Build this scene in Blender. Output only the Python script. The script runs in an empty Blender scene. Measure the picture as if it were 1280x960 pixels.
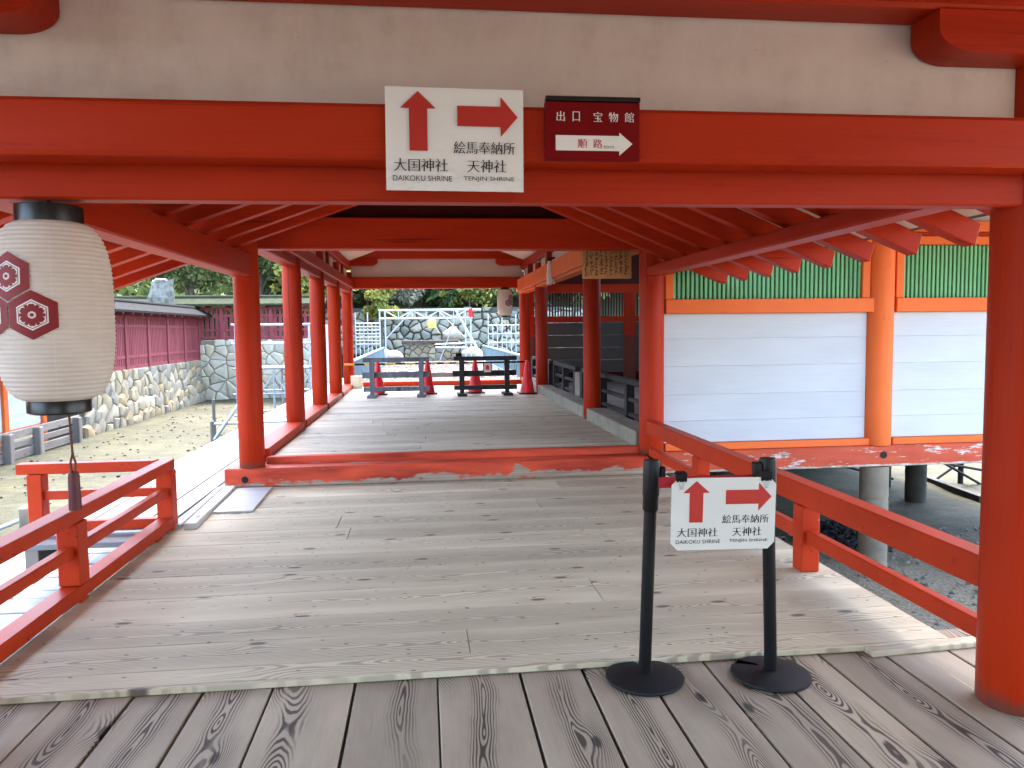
import bpy, bmesh, math, random
import numpy as np
from mathutils import Vector, Matrix
random.seed(7)
rng = np.random.default_rng(11)
S = bpy.context.scene
COL = S.collection
PI = math.pi
R = math.radians

# ------------------------------------------------------------------ camera
cam_d = bpy.data.cameras.new('camera')
cam = bpy.data.objects.new('camera', cam_d)
COL.objects.link(cam)
cam_d.sensor_width = 36.0
cam_d.lens = 36.0 * 957.4 / 1280.0
cam_d.clip_start = 0.05
cam_d.clip_end = 3000
mw = Matrix(((0.99343, 0.01920, -0.11280), (-0.11387, 0.06936, -0.99107), (-0.01121, 0.99741, 0.07109))).to_4x4()
mw.translation = (0, 0, 1.55)
cam.matrix_world = mw
S.camera = cam
S.render.resolution_x, S.render.resolution_y = 1024, 768

# ------------------------------------------------------------------ light
SUN_EL, SUN_AZ = R(56), R(8)        # azimuth measured from +Y towards +X
w = bpy.data.worlds.new('World')
S.world = w
w.use_nodes = True
nt = w.node_tree
bg = nt.nodes['Background']
sky = nt.nodes.new('ShaderNodeTexSky')
sky.sky_type = 'NISHITA'
sky.sun_disc = False
sky.sun_elevation = SUN_EL
sky.sun_rotation = SUN_AZ
sky.air_density = 1.0
sky.dust_density = 3.0
sky.ozone_density = 1.0
nt.links.new(sky.outputs[0], bg.inputs[0])
bg.inputs[1].default_value = 0.15
sun_d = bpy.data.lights.new('sun', 'SUN')
sun_d.energy = 0.8
sun_d.angle = R(14)
sun_d.color = (1.0, 0.95, 0.88)
sun = bpy.data.objects.new('sun', sun_d)
COL.objects.link(sun)
sdir = Vector((math.sin(SUN_AZ) * math.cos(SUN_EL), math.cos(SUN_AZ) * math.cos(SUN_EL), math.sin(SUN_EL)))
sun.rotation_euler = (-sdir).to_track_quat('-Z', 'Y').to_euler()
S.view_settings.view_transform = 'Standard'
S.view_settings.look = 'None'
S.view_settings.exposure = 3.9
S.view_settings.gamma = 1.0
S.render.engine = 'CYCLES'
S.cycles.max_bounces = 10
S.cycles.diffuse_bounces = 8
S.cycles.glossy_bounces = 4
S.cycles.sample_clamp_indirect = 8
S.cycles.use_denoising = True

# ------------------------------------------------------------------ node helpers
class N:
    def __init__(s, name):
        s.m = bpy.data.materials.new(name)
        s.m.use_nodes = True
        s.t = s.m.node_tree
        s.b = s.t.nodes['Principled BSDF']
    def new(s, typ, **kw):
        n = s.t.nodes.new(typ)
        for k, v in kw.items():
            if hasattr(n, k): setattr(n, k, v)
        return n
    def link(s, a, b): s.t.links.new(a, b)
    def put(s, sock, v):
        if hasattr(v, 'default_value') or isinstance(v, bpy.types.NodeSocket): s.link(v, sock)
        else: sock.default_value = v
    def math(s, op, a, b=0.0, c=0.0, clamp=False):
        n = s.t.nodes.new('ShaderNodeMath'); n.operation = op; n.use_clamp = clamp
        s.put(n.inputs[0], a); s.put(n.inputs[1], b); s.put(n.inputs[2], c)
        return n.outputs[0]
    def coord(s, kind='Object'):
        return s.t.nodes.new('ShaderNodeTexCoord').outputs[kind]
    def rand(s): return s.t.nodes.new('ShaderNodeObjectInfo').outputs['Random']
    def sep(s, v):
        n = s.t.nodes.new('ShaderNodeSeparateXYZ'); s.put(n.inputs[0], v); return n.outputs
    def comb(s, x, y, z):
        n = s.t.nodes.new('ShaderNodeCombineXYZ')
        for i, v in enumerate((x, y, z)): s.put(n.inputs[i], v)
        return n.outputs[0]
    def noise(s, v=None, scale=5.0, detail=3.0, rough=0.55, dim='3D', w=None, dist=0.0):
        n = s.t.nodes.new('ShaderNodeTexNoise'); n.noise_dimensions = dim
        if v is not None and dim != '1D': s.put(n.inputs['Vector'], v)
        if w is not None: s.put(n.inputs['W'], w)
        n.inputs['Scale'].default_value = scale; n.inputs['Detail'].default_value = detail
        n.inputs['Roughness'].default_value = rough; n.inputs['Distortion'].default_value = dist
        return n.outputs[0]
    def vmul(s, v, k):
        n = s.t.nodes.new('ShaderNodeVectorMath'); n.operation = 'MULTIPLY'
        s.put(n.inputs[0], v); n.inputs[1].default_value = k; return n.outputs[0]
    def vadd(s, v, k):
        n = s.t.nodes.new('ShaderNodeVectorMath'); n.operation = 'ADD'
        s.put(n.inputs[0], v); s.put(n.inputs[1], k); return n.outputs[0]
    def ramp(s, f, stops):
        n = s.t.nodes.new('ShaderNodeValToRGB')
        el = n.color_ramp.elements
        while len(el) < len(stops): el.new(0.5)
        for e, (p, c) in zip(el, stops):
            e.position = p; e.color = (*c, 1) if len(c) == 3 else c
        s.put(n.inputs[0], f); return n.outputs[0]
    def mix(s, f, a, b, mode='MIX'):
        n = s.t.nodes.new('ShaderNodeMix'); n.data_type = 'RGBA'; n.blend_type = mode
        s.put(n.inputs[0], f)
        for i, v in ((6, a), (7, b)):
            if isinstance(v, tuple): v = (*v, 1) if len(v) == 3 else v
            s.put(n.inputs[i], v)
        return n.outputs[2]
    def smooth(s, v, a, b):
        n = s.t.nodes.new('ShaderNodeMapRange'); n.interpolation_type = 'SMOOTHSTEP'
        s.put(n.inputs[0], v); n.inputs[1].default_value = a; n.inputs[2].default_value = b
        return n.outputs[0]
    def bump(s, h, strength=0.3, dist=0.01):
        n = s.t.nodes.new('ShaderNodeBump'); s.put(n.inputs['Height'], h)
        n.inputs['Strength'].default_value = strength; n.inputs['Distance'].default_value = dist
        s.link(n.outputs[0], s.b.inputs['Normal'])
    def out(s, col=None, rough=0.5, spec=0.5):
        if col is not None:
            if isinstance(col, tuple): col = (*col, 1)
            s.put(s.b.inputs['Base Color'], col)
        s.put(s.b.inputs['Roughness'], rough)
        s.b.inputs['Specular IOR Level'].default_value = spec
        return s.m

MAT = {}
def mat_plain(name, col, rough=0.6, var=0.18, scale=6.0, bump=0.15, spec=0.4, metal=0.0):
    n = N(name); c = n.coord()
    f = n.noise(c, scale, 5.0, 0.6)
    lo = tuple(v * (1 - var) for v in col); hi = tuple(min(1, v * (1 + var)) for v in col)
    cc = n.ramp(f, [(0.3, lo), (0.7, hi)])
    if bump: n.bump(n.noise(c, scale * 12, 3.0), bump, 0.004)
    n.b.inputs['Metallic'].default_value = metal
    MAT[name] = n.out(cc, rough, spec); return MAT[name]

def mat_paint(name, col, dark, rough=0.42, stretch=(1, 1, 1), chips=0.0, foot=0.0):
    n = N(name); c = n.coord(); r = n.rand()
    v = n.vadd(c, n.comb(n.math('MULTIPLY', r, 31.0), 0.0, 0.0))
    a = n.noise(n.vmul(v, stretch), 2.6, 5.0, 0.6)
    fib = n.noise(n.vmul(v, tuple(s * (18 if s > .5 else 3) for s in stretch)), 5.0, 4.0, 0.6)
    f = n.math('ADD', n.math('MULTIPLY', a, .75), n.math('MULTIPLY', fib, .25))
    cc = n.ramp(f, [(0.3, dark), (0.52, col), (0.75, tuple(min(1, x * 1.12 + .004) for x in col))])
    fade = n.smooth(n.noise(n.vmul(v, tuple(q * .7 for q in stretch)), 1.7, 4.0, .65), .50, .72)
    cc = n.mix(n.math('MULTIPLY', fade, .30), cc, tuple(x * 1.05 + .035 for x in col))
    grit = n.noise(n.vmul(v, tuple(q * 3 for q in stretch)), 9.0, 5.0, .7)
    cc = n.mix(n.math('MULTIPLY', n.smooth(grit, .60, .72), .35), cc, tuple(x * .35 for x in dark))
    crk = n.noise(n.vmul(v, tuple(22 if q > .4 else .35 for q in stretch)), 1.0, 2.0, .5)
    cc = n.mix(n.math('MULTIPLY', n.smooth(crk, .705, .735), .55), cc, tuple(x * .25 for x in dark))
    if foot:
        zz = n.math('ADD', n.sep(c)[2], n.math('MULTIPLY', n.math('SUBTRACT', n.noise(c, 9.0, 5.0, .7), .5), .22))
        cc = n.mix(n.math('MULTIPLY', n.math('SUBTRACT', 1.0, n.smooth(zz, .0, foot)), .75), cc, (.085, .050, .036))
    if chips:
        ch = n.noise(n.vmul(v, tuple(s * 2 for s in stretch)), 7.0, 6.0, 0.7)
        cc = n.mix(n.smooth(ch, chips, chips + .03), cc, (.40, .33, .27))
    n.bump(n.math('ADD', n.math('MULTIPLY', fib, .7), n.noise(v, 60.0, 2.0)), 0.22, 0.003)
    ro = n.math('ADD', n.math('MULTIPLY', a, .25), rough - .1)
    MAT[name] = n.out(cc, ro, 0.12); return MAT[name]

VER, VERD = (0.37, 0.023, 0.003), (0.21, 0.008, 0.0015)
mat_paint('vermilion_x', VER, VERD, stretch=(.12, 1, 1))
mat_paint('vermilion_y', VER, VERD, stretch=(1, .12, 1))
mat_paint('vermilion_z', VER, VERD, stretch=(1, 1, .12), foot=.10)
mat_paint('vermilion_rail', (0.40, 0.031, 0.006), (0.30, 0.018, 0.004), stretch=(.5, .5, .5), chips=.705)
mat_paint('orange_frame', (0.72, 0.145, 0.034), (0.60, 0.095, 0.022), stretch=(.2, 1, .2), rough=.5)
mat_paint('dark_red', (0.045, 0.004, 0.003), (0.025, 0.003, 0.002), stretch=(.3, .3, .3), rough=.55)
mat_paint('fence_pink', (0.21, 0.050, 0.055), (0.15, 0.034, 0.038), stretch=(1, 1, .2), rough=.7)
mat_paint('lattice_green', (0.175, 0.43, 0.215), (0.12, 0.33, 0.155), stretch=(1, 1, .1), rough=.6)

def mat_boardwhite(name, col, lines=True):
    n = N(name); c = n.coord(); r = n.rand()
    v = n.vadd(c, n.comb(n.math('MULTIPLY', r, 31.0), n.math('MULTIPLY', r, 7.0), 0.0))
    a = n.noise(n.vmul(v, (.35, 1, 1)), 2.2, 5.0, .6)
    g = n.noise(n.vmul(v, (.5, 10, 12)), 4.0, 4.0, .6)
    f = n.math('ADD', n.math('MULTIPLY', a, .7), n.math('MULTIPLY', g, .3))
    cc = n.ramp(f, [(.32, tuple(x * .86 for x in col)), (.6, col)])
    n.bump(g, .12, .003)
    MAT[name] = n.out(cc, .6, .3); return MAT[name]
mat_boardwhite('board_white', (.52, .555, .595))
mat_boardwhite('board_shaded', (.085, .074, .066))  # white boards with the side hall's shade put into the colour
mat_boardwhite('board_aged', (.62, .52, .46))

def mat_plaster():
    n = N('plaster_aged'); c = n.coord()
    a = n.noise(n.vmul(c, (.6, 1, 1.4)), 2.0, 6.0, .65); b = n.noise(n.vmul(c, (3, 3, 1.2)), 3.0, 5.0, .7)
    f = n.math('ADD', n.math('MULTIPLY', a, .65), n.math('MULTIPLY', b, .35))
    cc = n.ramp(f, [(.34, (.50, .40, .345)), (.5, (.62, .525, .47)), (.68, (.68, .59, .535))])
    sp = n.smooth(n.noise(c, 23.0, 2.0, .5), .76, .80)
    cc = n.mix(n.math('MULTIPLY', sp, .6), cc, (.20, .15, .12))
    n.bump(b, .15, .004)
    MAT['plaster_aged'] = n.out(cc, .8, .2)
mat_plaster()
def mat_wood(name, light, dark, ring, f=95.0, mask=(.045, .13), contrast=.85, dscale=.75, damp=.26, knots=.05, fib=.30, warm=.10, rough=.72, gaps=0.0, specks=0.0):
    """plank wood, local x along the board: rings of a wavy log cut by the plane of the board"""
    n = N(name); c = n.coord(); r = n.rand(); o = n.sep(c)
    s1 = n.math('MULTIPLY', r, 71.0)
    s2 = n.math('FRACT', n.math('MULTIPLY', r, 917.3))
    x, y = o[0], o[1]
    xs = n.math('ADD', x, s1)
    nd = n.noise(dim='1D', w=xs, scale=dscale, detail=2.0)
    d = n.math('MULTIPLY', n.math('SUBTRACT', nd, .5), damp)
    yo = n.math('ADD', n.math('MULTIPLY', n.math('SUBTRACT', s2, .5), .10),
                n.math('MULTIPLY', n.math('SUBTRACT', n.noise(dim='1D', w=n.math('ADD', xs, 9.0), scale=1.1, detail=1.0), .5), .10))
    yy = n.math('SUBTRACT', y, yo)
    vv = n.comb(xs, n.math('ADD', y, n.math('MULTIPLY', s2, 13.0)), 0.0)
    wob = n.noise(n.vmul(vv, (2.2, 7, 1)), 1.0, 3.0, .6)
    vor = n.new('ShaderNodeTexVoronoi'); vor.voronoi_dimensions = '2D'
    n.link(n.vmul(vv, (.95, 2.4, 1)), vor.inputs['Vector']); vor.inputs['Scale'].default_value = 1.0
    kd = n.math('MULTIPLY', vor.outputs['Distance'], 6.5)
    k = n.math('EXPONENT', n.math('MULTIPLY', n.math('MULTIPLY', kd, kd), -1.0))
    rr = n.math('SQRT', n.math('ADD', n.math('MULTIPLY', yy, yy), n.math('MULTIPLY', d, d)))
    rr = n.math('ADD', rr, n.math('MULTIPLY', n.math('SUBTRACT', wob, .5), .030))
    rr = n.math('SUBTRACT', rr, n.math('MULTIPLY', k, knots))
    sn = n.math('SINE', n.math('MULTIPLY', rr, 2 * PI * f))
    rg = n.smooth(sn, -.35, .75)
    ay = n.math('ABSOLUTE', yy)
    mk = n.math('SUBTRACT', 1.0, n.smooth(n.math('ADD', ay, n.math('MULTIPLY', n.math('SUBTRACT', wob, .5), .10)), mask[0], mask[1]))
    per = n.smooth(n.noise(dim='1D', w=n.math('ADD', n.math('MULTIPLY', xs, .45), 31.0), scale=1.0, detail=1.0), .22, .55)
    mk = n.math('MAXIMUM', n.math('MULTIPLY', mk, n.math('ADD', n.math('MULTIPLY', per, .75), .25)), n.math('MULTIPLY', k, 1.0))
    fiber = n.noise(n.vmul(vv, (2.5, 90, 1)), 1.0, 4.0, .65)
    blot = n.noise(n.vmul(vv, (1.3, 4, 1)), 1.0, 4.0, .6)
    base = n.ramp(n.math('ADD', n.math('MULTIPLY', fiber, fib), n.math('MULTIPLY', blot, 1 - fib)), [(.30, dark), (.62, light)])
    tone = n.math('ADD', n.math('MULTIPLY', s2, .34), .80)
    base = n.mix(1.0, base, n.comb(tone, n.math('MULTIPLY', tone, 1.0 - warm * .25), n.math('MULTIPLY', tone, 1.0 - warm * .5)), 'MULTIPLY')
    fac = n.math('MULTIPLY', n.math('MULTIPLY', rg, mk), contrast, clamp=True)
    col = n.mix(fac, base, ring)
    kn = n.smooth(vor.outputs['Distance'], .055, .025)
    col = n.mix(n.math('MULTIPLY', kn, .85), col, tuple(x * .55 for x in ring))
    # drying checks along the grain
    ck = n.noise(n.vmul(vv, (1.0, 34, 1)), 1.0, 2.0, .5)
    ckm = n.math('MULTIPLY', n.smooth(ck, .715, .74), .75)
    col = n.mix(ckm, col, tuple(x * .5 for x in ring))
    if specks:
        sp = n.new('ShaderNodeTexVoronoi'); sp.voronoi_dimensions = '2D'
        n.link(n.vmul(vv, (3.2, 6.5, 1)), sp.inputs['Vector']); sp.inputs['Scale'].default_value = 1.0
        spk = n.smooth(sp.outputs['Distance'], specks, specks * .55)
        col = n.mix(n.math('MULTIPLY', spk, .8), col, tuple(x * .45 for x in ring))
    h = n.math('SUBTRACT', n.math('ADD', n.math('MULTIPLY', fiber, .4), n.math('MULTIPLY', fac, -.5)), n.math('MULTIPLY', ckm, .8))
    n.bump(h, .35, .004)
    ro = n.math('ADD', n.math('MULTIPLY', fiber, .2), rough - .1)
    MAT[name] = n.out(col, ro, .35); return MAT[name]

mat_wood('plank_brown', (.42, .355, .255), (.29, .242, .17), (.040, .029, .021), f=84, contrast=.92, mask=(.022, .075))
mat_wood('plank_pale', (.60, .535, .375), (.48, .42, .29), (.17, .125, .09), f=70, contrast=.55, mask=(.06, .17), knots=.06, specks=.045)
mat_wood('plank_grey', (.54, .47, .35), (.30, .255, .185), (.12, .098, .080), f=60, contrast=.5, fib=.55, rough=.6)
mat_wood('deck_white', (.22, .225, .23), (.17, .175, .18), (.08, .08, .08), f=60, contrast=.35, rough=.7)
mat_wood('deck_pale', (.48, .475, .46), (.38, .375, .365), (.22, .21, .20), f=60, contrast=.35, rough=.7)
mat_wood('dark_plank', (.026, .023, .024), (.014, .012, .013), (.006, .006, .006), f=60, contrast=.5, fib=.6)
mat_wood('grey_plank', (.16, .16, .18), (.10, .10, .115), (.06, .06, .06), f=60, contrast=.5, fib=.6)
mat_wood('log_grey', (.21, .19, .165), (.10, .09, .08), (.05, .045, .04), f=50, contrast=.6, fib=.6)

def mat_sill(name, band=(-.09, .03)):
    n = N(name); c = n.coord(); o = n.sep(c)
    v = n.vadd(c, n.comb(n.math('MULTIPLY', n.rand(), 17.0), 0.0, 0.0))
    e = n.noise(n.vmul(v, (2.2, 4, 6)), 1.4, 6.0, .68)
    z = n.math('ADD', o[2], n.math('MULTIPLY', n.math('SUBTRACT', e, .5), .30))
    worn = n.math('SUBTRACT', 1.0, n.smooth(n.math('ADD', z, n.math('MULTIPLY', n.math('SUBTRACT', n.noise(n.vmul(v, (6, 20, 20)), 2.0, 4.0, .7), .5), .05)), band[0] - .01, band[0] + .025))
    big = n.smooth(n.noise(n.vmul(v, (.9, 2, 2)), 1.5, 4.0, .6), .67, .70)
    worn = n.math('MAXIMUM', worn, big)
    g = n.noise(n.vmul(v, (2, 60, 60)), 1.0, 4.0, .6)
    wood = n.ramp(g, [(.3, (.22, .17, .125)), (.7, (.38, .30, .225))])
    red = n.ramp(n.noise(n.vmul(v, (.6, 3, 3)), 2.0, 5.0), [(.3, VERD), (.65, (.64, .075, .028))])
    n.bump(n.math('ADD', g, n.math('MULTIPLY', worn, -.8)), .3, .004)
    MAT[name] = n.out(n.mix(worn, red, wood), .6, .35); return MAT[name]
mat_sill('sill_paint', (-.05, .03))

def mat_peel(name):
    n = N(name); c = n.coord(); o = n.sep(c)
    e = n.noise(n.vmul(c, (1.5, 6, 9)), 1.6, 7.0, .72)
    p = n.smooth(e, .575, .588)
    low = n.math('SUBTRACT', 1.0, n.smooth(n.math('ADD', o[2], n.math('MULTIPLY', n.math('SUBTRACT', e, .5), .12)), -.100, -.088))
    f = n.math('MAXIMUM', p, low)
    red = n.ramp(n.noise(n.vmul(c, (.6, 3, 3)), 3.0, 5.0), [(.3, (.42, .055, .022)), (.7, (.52, .088, .04))])
    und = n.ramp(n.noise(c, 14.0, 4.0), [(.35, (.34, .30, .25)), (.6, (.60, .57, .52))])
    n.bump(n.math('MULTIPLY', f, -1.0), .4, .004)
    MAT[name] = n.out(n.mix(f, red, und), .65, .3); return MAT[name]
mat_peel('peeling_paint')

def mat_ground():
    n = N('tidal_sand'); c = n.coord()
    a = n.noise(c, .35, 6.0, .62); b = n.noise(n.vmul(c, (1, 1.6, 1)), 2.3, 6.0, .68); d = n.noise(c, 26.0, 4.0, .7)
    f = n.math('ADD', n.math('ADD', n.math('MULTIPLY', a, .35), n.math('MULTIPLY', b, .4)), n.math('MULTIPLY', d, .25))
    cc = n.ramp(f, [(.36, (.012, .013, .006)), (.45, (.030, .031, .014)), (.53, (.052, .051, .026)), (.64, (.090, .080, .045))])
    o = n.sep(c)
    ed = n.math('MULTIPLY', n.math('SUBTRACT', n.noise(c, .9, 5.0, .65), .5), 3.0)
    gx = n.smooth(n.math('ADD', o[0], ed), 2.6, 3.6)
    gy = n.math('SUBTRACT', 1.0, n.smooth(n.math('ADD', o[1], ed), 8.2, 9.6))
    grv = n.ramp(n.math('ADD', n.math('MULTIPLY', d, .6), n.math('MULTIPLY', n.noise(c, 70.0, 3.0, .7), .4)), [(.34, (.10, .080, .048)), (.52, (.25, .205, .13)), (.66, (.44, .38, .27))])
    cc = n.mix(n.math('MULTIPLY', gx, gy), cc, grv)  # gravel patch, toned light to brighten ground that the eaves shade
    n.bump(n.math('ADD', b, n.math('MULTIPLY', d, .5)), .8, .05)
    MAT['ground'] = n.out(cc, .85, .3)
mat_ground()
def mat_stone(name, cols, scale=4.0):
    n = N(name); c = n.coord(); r = n.rand()
    rv = n.math('FRACT', n.math('MULTIPLY', r, 311.7))
    base = n.ramp(rv, [(i / (len(cols) - 1), k) for i, k in enumerate(cols)])
    v = n.vadd(c, n.comb(n.math('MULTIPLY', r, 50.0), 0.0, 0.0))
    t = n.noise(v, scale, 6.0, .7); sp = n.noise(v, scale * 9, 3.0, .7)
    tone = n.math('ADD', n.math('ADD', n.math('MULTIPLY', t, .8), n.math('MULTIPLY', sp, .4)), .42)
    col = n.mix(1.0, base, n.comb(tone, tone, tone), 'MULTIPLY')
    n.bump(n.math('ADD', t, n.math('MULTIPLY', sp, .5)), .6, .03)
    MAT[name] = n.out(col, .85, .3)
mat_stone('wall_stone', [(.22, .185, .115), (.28, .24, .155), (.18, .168, .135), (.26, .195, .105), (.15, .142, .115), (.30, .265, .185)])
mat_plain('mortar_pale', (.20, .18, .14), .95)
mat_stone('masonry_stone', [(.40, .355, .255), (.46, .41, .30), (.36, .325, .24), (.44, .37, .24), (.50, .455, .34)], 3.0)
mat_stone('rock_grey', [(.22, .22, .175), (.31, .295, .23), (.15, .16, .125), (.36, .32, .23), (.19, .18, .15)])
mat_stone('pebble', [(.10, .095, .085), (.20, .185, .16), (.30, .28, .25)])
mat_stone('path_pebble', [(.05, .045, .04), (.12, .10, .085), (.17, .14, .12)])
mat_stone('seaweed', [(.010, .010, .012), (.03, .028, .032), (.018, .018, .02)])
mat_plain('hill_earth', (.035, .042, .022), .95, .4, .6, .4, .1)
mat_plain('mortar', (.07, .066, .055), .95)
mat_plain('concrete', (.20, .172, .128), .85, .25, 4.0, .3)
mat_plain('pier_shaded', (.035, .032, .026), .9, .4, 5.0, .3)  # concrete again, with the shade under the side hall in its colour
mat_plain('concrete_dark', (.18, .165, .135), .85, .3, 5.0, .3)
mat_plain('path_sand', (.075, .058, .045), .9, .45, 5.0, .6)
mat_plain('black_plastic', (.0035, .0035, .0038), .42, .2, 8.0, .05, .25)
mat_plain('black_rubber', (.006, .006, .0065), .6, .3, 7.0, .15, .3)
mat_plain('black_lacquer', (.003, .0026, .0026), .35, .1, 6.0, .0, .5)
mat_plain('iron', (.010, .009, .008), .7, .3, 9.0, .2, .3)
mat_plain('belt_red', (.42, .010, .020), .6)
mat_plain('cone_red', (.72, .010, .014), .42, .06, 3.0, .05)
mat_plain('yellow', (.72, .46, .04), .5, .08)
mat_plain('sack_yellow', (.70, .66, .10), .6, .1)
mat_plain('steel_pipe', (.40, .44, .45), .45, .1, 4.0, .0, .5, .35)
mat_plain('rail_steel', (.14, .205, .22), .5, .1, 4.0, .0, .5, .1)
mat_plain('roof_shingle', (.013, .0135, .014), .95, .3, 7.0, .4, .1)
mat_plain('roof_moss', (.042, .047, .026), .95, .3, 7.0, .4, .1)
mat_plain('bark_roof', (.10, .075, .055), .9, .25, 6.0, .3)
mat_plain('trunk_bark', (.10, .08, .06), .9, .3, 6.0, .5)
mat_plain('pale_bark', (.17, .165, .14), .95, .55, 7.0, 1.0, .1)
mat_plain('print_red', (.42, .018, .009), .5, .05, 3.0, .0)
mat_plain('print_black', (.016, .014, .014), .55, .1, 3.0, .0)
mat_plain('print_white', (.72, .69, .66), .55, .05, 3.0, .0)
mat_plain('crest_red', (.20, .003, .005), .6, .05, 3.0, .0)
mat_plain('sheet_white', (.60, .585, .53), .5, .03, 3.0, .0)
mat_plain('tassel_red', (.085, .010, .012), .5, .2, 20.0, .2)
mat_plain('cord_brown', (.10, .035, .02), .7)
mat_plain('rope_white', (.78, .74, .70), .9, .1, 20.0, .2)
mat_plain('sign_red', (.16, .002, .003), .6, .06, 3.0, .05, .1)
mat_plain('plaque_wood', (.40, .20, .07), .65, .2, 4.0, .2)
mat_plain('tarp_white', (.66, .68, .70), .6, .06, 3.0, .2)

def mat_paper():
    n = N('lantern_paper'); c = n.coord(); o = n.sep(c)
    a = n.noise(n.vmul(c, (3, 3, 3)), 1.6, 4.0, .6)
    ang = n.math('ARCTAN2', o[1], o[0])
    seam = n.math('ABSOLUTE', n.math('SUBTRACT', n.math('FRACT', n.math('MULTIPLY', ang, 8 / (2 * PI))), .5))
    sm = n.math('SUBTRACT', 1.0, n.smooth(seam, .006, .014))
    cc = n.ramp(a, [(.3, (.66, .575, .51)), (.7, (.76, .68, .61))])
    cc = n.mix(n.math('MULTIPLY', sm, .35), cc, (.80, .74, .68))
    tr = n.new('ShaderNodeBsdfTranslucent'); n.link(cc, tr.inputs[0])
    n.out(cc, .7, .25)
    mx = n.new('ShaderNodeMixShader'); mx.inputs[0].default_value = .25
    n.link(n.b.outputs[0], mx.inputs[1]); n.link(tr.outputs[0], mx.inputs[2])
    n.link(mx.outputs[0], n.t.nodes['Material Output'].inputs[0])
    MAT['lantern_paper'] = n.m
mat_paper()

def mat_laminate():
    n = N('laminated_sheet'); c = n.coord(); o = n.sep(c)
    cr = n.noise(n.vmul(c, (1, 1, 1.6)), 26.0, 4.0, .6, dist=.8)
    low = n.math('SUBTRACT', 1.0, n.smooth(o[2], -.13, -.02))
    n.bump(n.math('MULTIPLY', cr, n.math('ADD', n.math('MULTIPLY', low, 1.0), .04)), .8, .012)
    n.link(n.b.inputs['Normal'].links[0].from_socket, n.b.inputs['Coat Normal'])
    n.b.inputs['Coat Weight'].default_value = 1.0
    n.b.inputs['Coat Roughness'].default_value = .06
    MAT['laminated_sheet'] = n.out((.74, .72, .70), .35, .5)
mat_laminate()

def mat_leaf(name, cols):
    n = N(name); c = n.coord()
    f = n.noise(c, .8, 3.0, .6); g = n.new('ShaderNodeNewGeometry').outputs['Random Per Island']
    ff = n.math('ADD', n.math('MULTIPLY', f, .5), n.math('MULTIPLY', g, .5))
    cc = n.ramp(ff, [(.25 + .5 * i / (len(cols) - 1), k) for i, k in enumerate(cols)])
    tr = n.new('ShaderNodeBsdfTranslucent'); n.link(cc, tr.inputs[0])
    n.out(cc, .6, .25)
    mx = n.new('ShaderNodeMixShader'); mx.inputs[0].default_value = .3
    n.link(n.b.outputs[0], mx.inputs[1]); n.link(tr.outputs[0], mx.inputs[2])
    n.link(mx.outputs[0], n.t.nodes['Material Output'].inputs[0])
    MAT[name] = n.m
mat_leaf('leaf_dark', [(.020, .040, .014), (.040, .075, .022), (.075, .125, .035)])
mat_leaf('leaf_mid', [(.06, .09, .03), (.11, .155, .05), (.18, .23, .08)])
mat_leaf('leaf_yellow', [(.14, .17, .04), (.24, .27, .07), (.38, .35, .07)])
mat_leaf('leaf_grey', [(.12, .125, .085), (.20, .205, .14), (.28, .28, .20)])

# ------------------------------------------------------------------ geometry helpers
def meta(o, label=None, cat=None, group=None, kind=None):
    if label: o['label'] = label
    if cat: o['category'] = cat
    if group: o['group'] = group
    if kind: o['kind'] = kind
    return o
def link(name, me, parent=None, mat=None, loc=None, rot=None):
    o = bpy.data.objects.new(name, me)
    COL.objects.link(o)
    if parent is not None: o.parent = parent
    if mat and me is not None and not me.materials: me.materials.append(MAT[mat])
    if loc is not None: o.location = loc
    if rot is not None: o.rotation_euler = rot
    return o
def empty(name, loc=(0, 0, 0), label=None, cat=None, group=None, kind=None, rz=0.0):
    o = bpy.data.objects.new(name, None)
    o.empty_display_size = .1
    COL.objects.link(o); o.location = loc; o.rotation_euler.z = rz
    return meta(o, label, cat, group, kind)
def finish(bm, name, smooth=None):
    bmesh.ops.recalc_face_normals(bm, faces=bm.faces[:])
    me = bpy.data.meshes.new(name)
    bm.to_mesh(me); bm.free()
    if smooth is not None:
        me.shade_smooth(); me.set_sharp_from_angle(angle=R(smooth))
    return me
def add_box(bm, a, b, bev=0.0, mtx=None):
    c = [(x + y) / 2 for x, y in zip(a, b)]; s = [abs(y - x) for x, y in zip(a, b)]
    t = bmesh.new()
    bmesh.ops.create_cube(t, size=1)
    bmesh.ops.scale(t, vec=s, verts=t.verts)
    if bev:
        bmesh.ops.bevel(t, geom=t.edges[:], offset=min(bev, min(s) * .3), segments=1, affect='EDGES', profile=.5)
    bmesh.ops.translate(t, vec=c, verts=t.verts)
    if mtx is not None: bmesh.ops.transform(t, matrix=mtx, verts=t.verts)
    merge(bm, t)
def merge(bm, t):
    mp = [bm.verts.new(v.co) for v in t.verts]
    t.verts.index_update()
    for f in t.faces:
        try: bm.faces.new([mp[v.index] for v in f.verts])
        except ValueError: pass
    t.free()
def add_tube(bm, p, q, r0, r1=None, n=8, caps=True):
    p, q = Vector(p), Vector(q); r1 = r0 if r1 is None else r1
    d = (q - p).normalized()
    u = d.orthogonal().normalized(); v = d.cross(u)
    A = [bm.verts.new(p + (u * math.cos(2 * PI * k / n) + v * math.sin(2 * PI * k / n)) * r0) for k in range(n)]
    B = [bm.verts.new(q + (u * math.cos(2 * PI * k / n) + v * math.sin(2 * PI * k / n)) * r1) for k in range(n)]
    for k in range(n): bm.faces.new((A[k], A[(k + 1) % n], B[(k + 1) % n], B[k]))
    if caps: bm.faces.new(A[::-1]); bm.faces.new(B)
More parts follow.
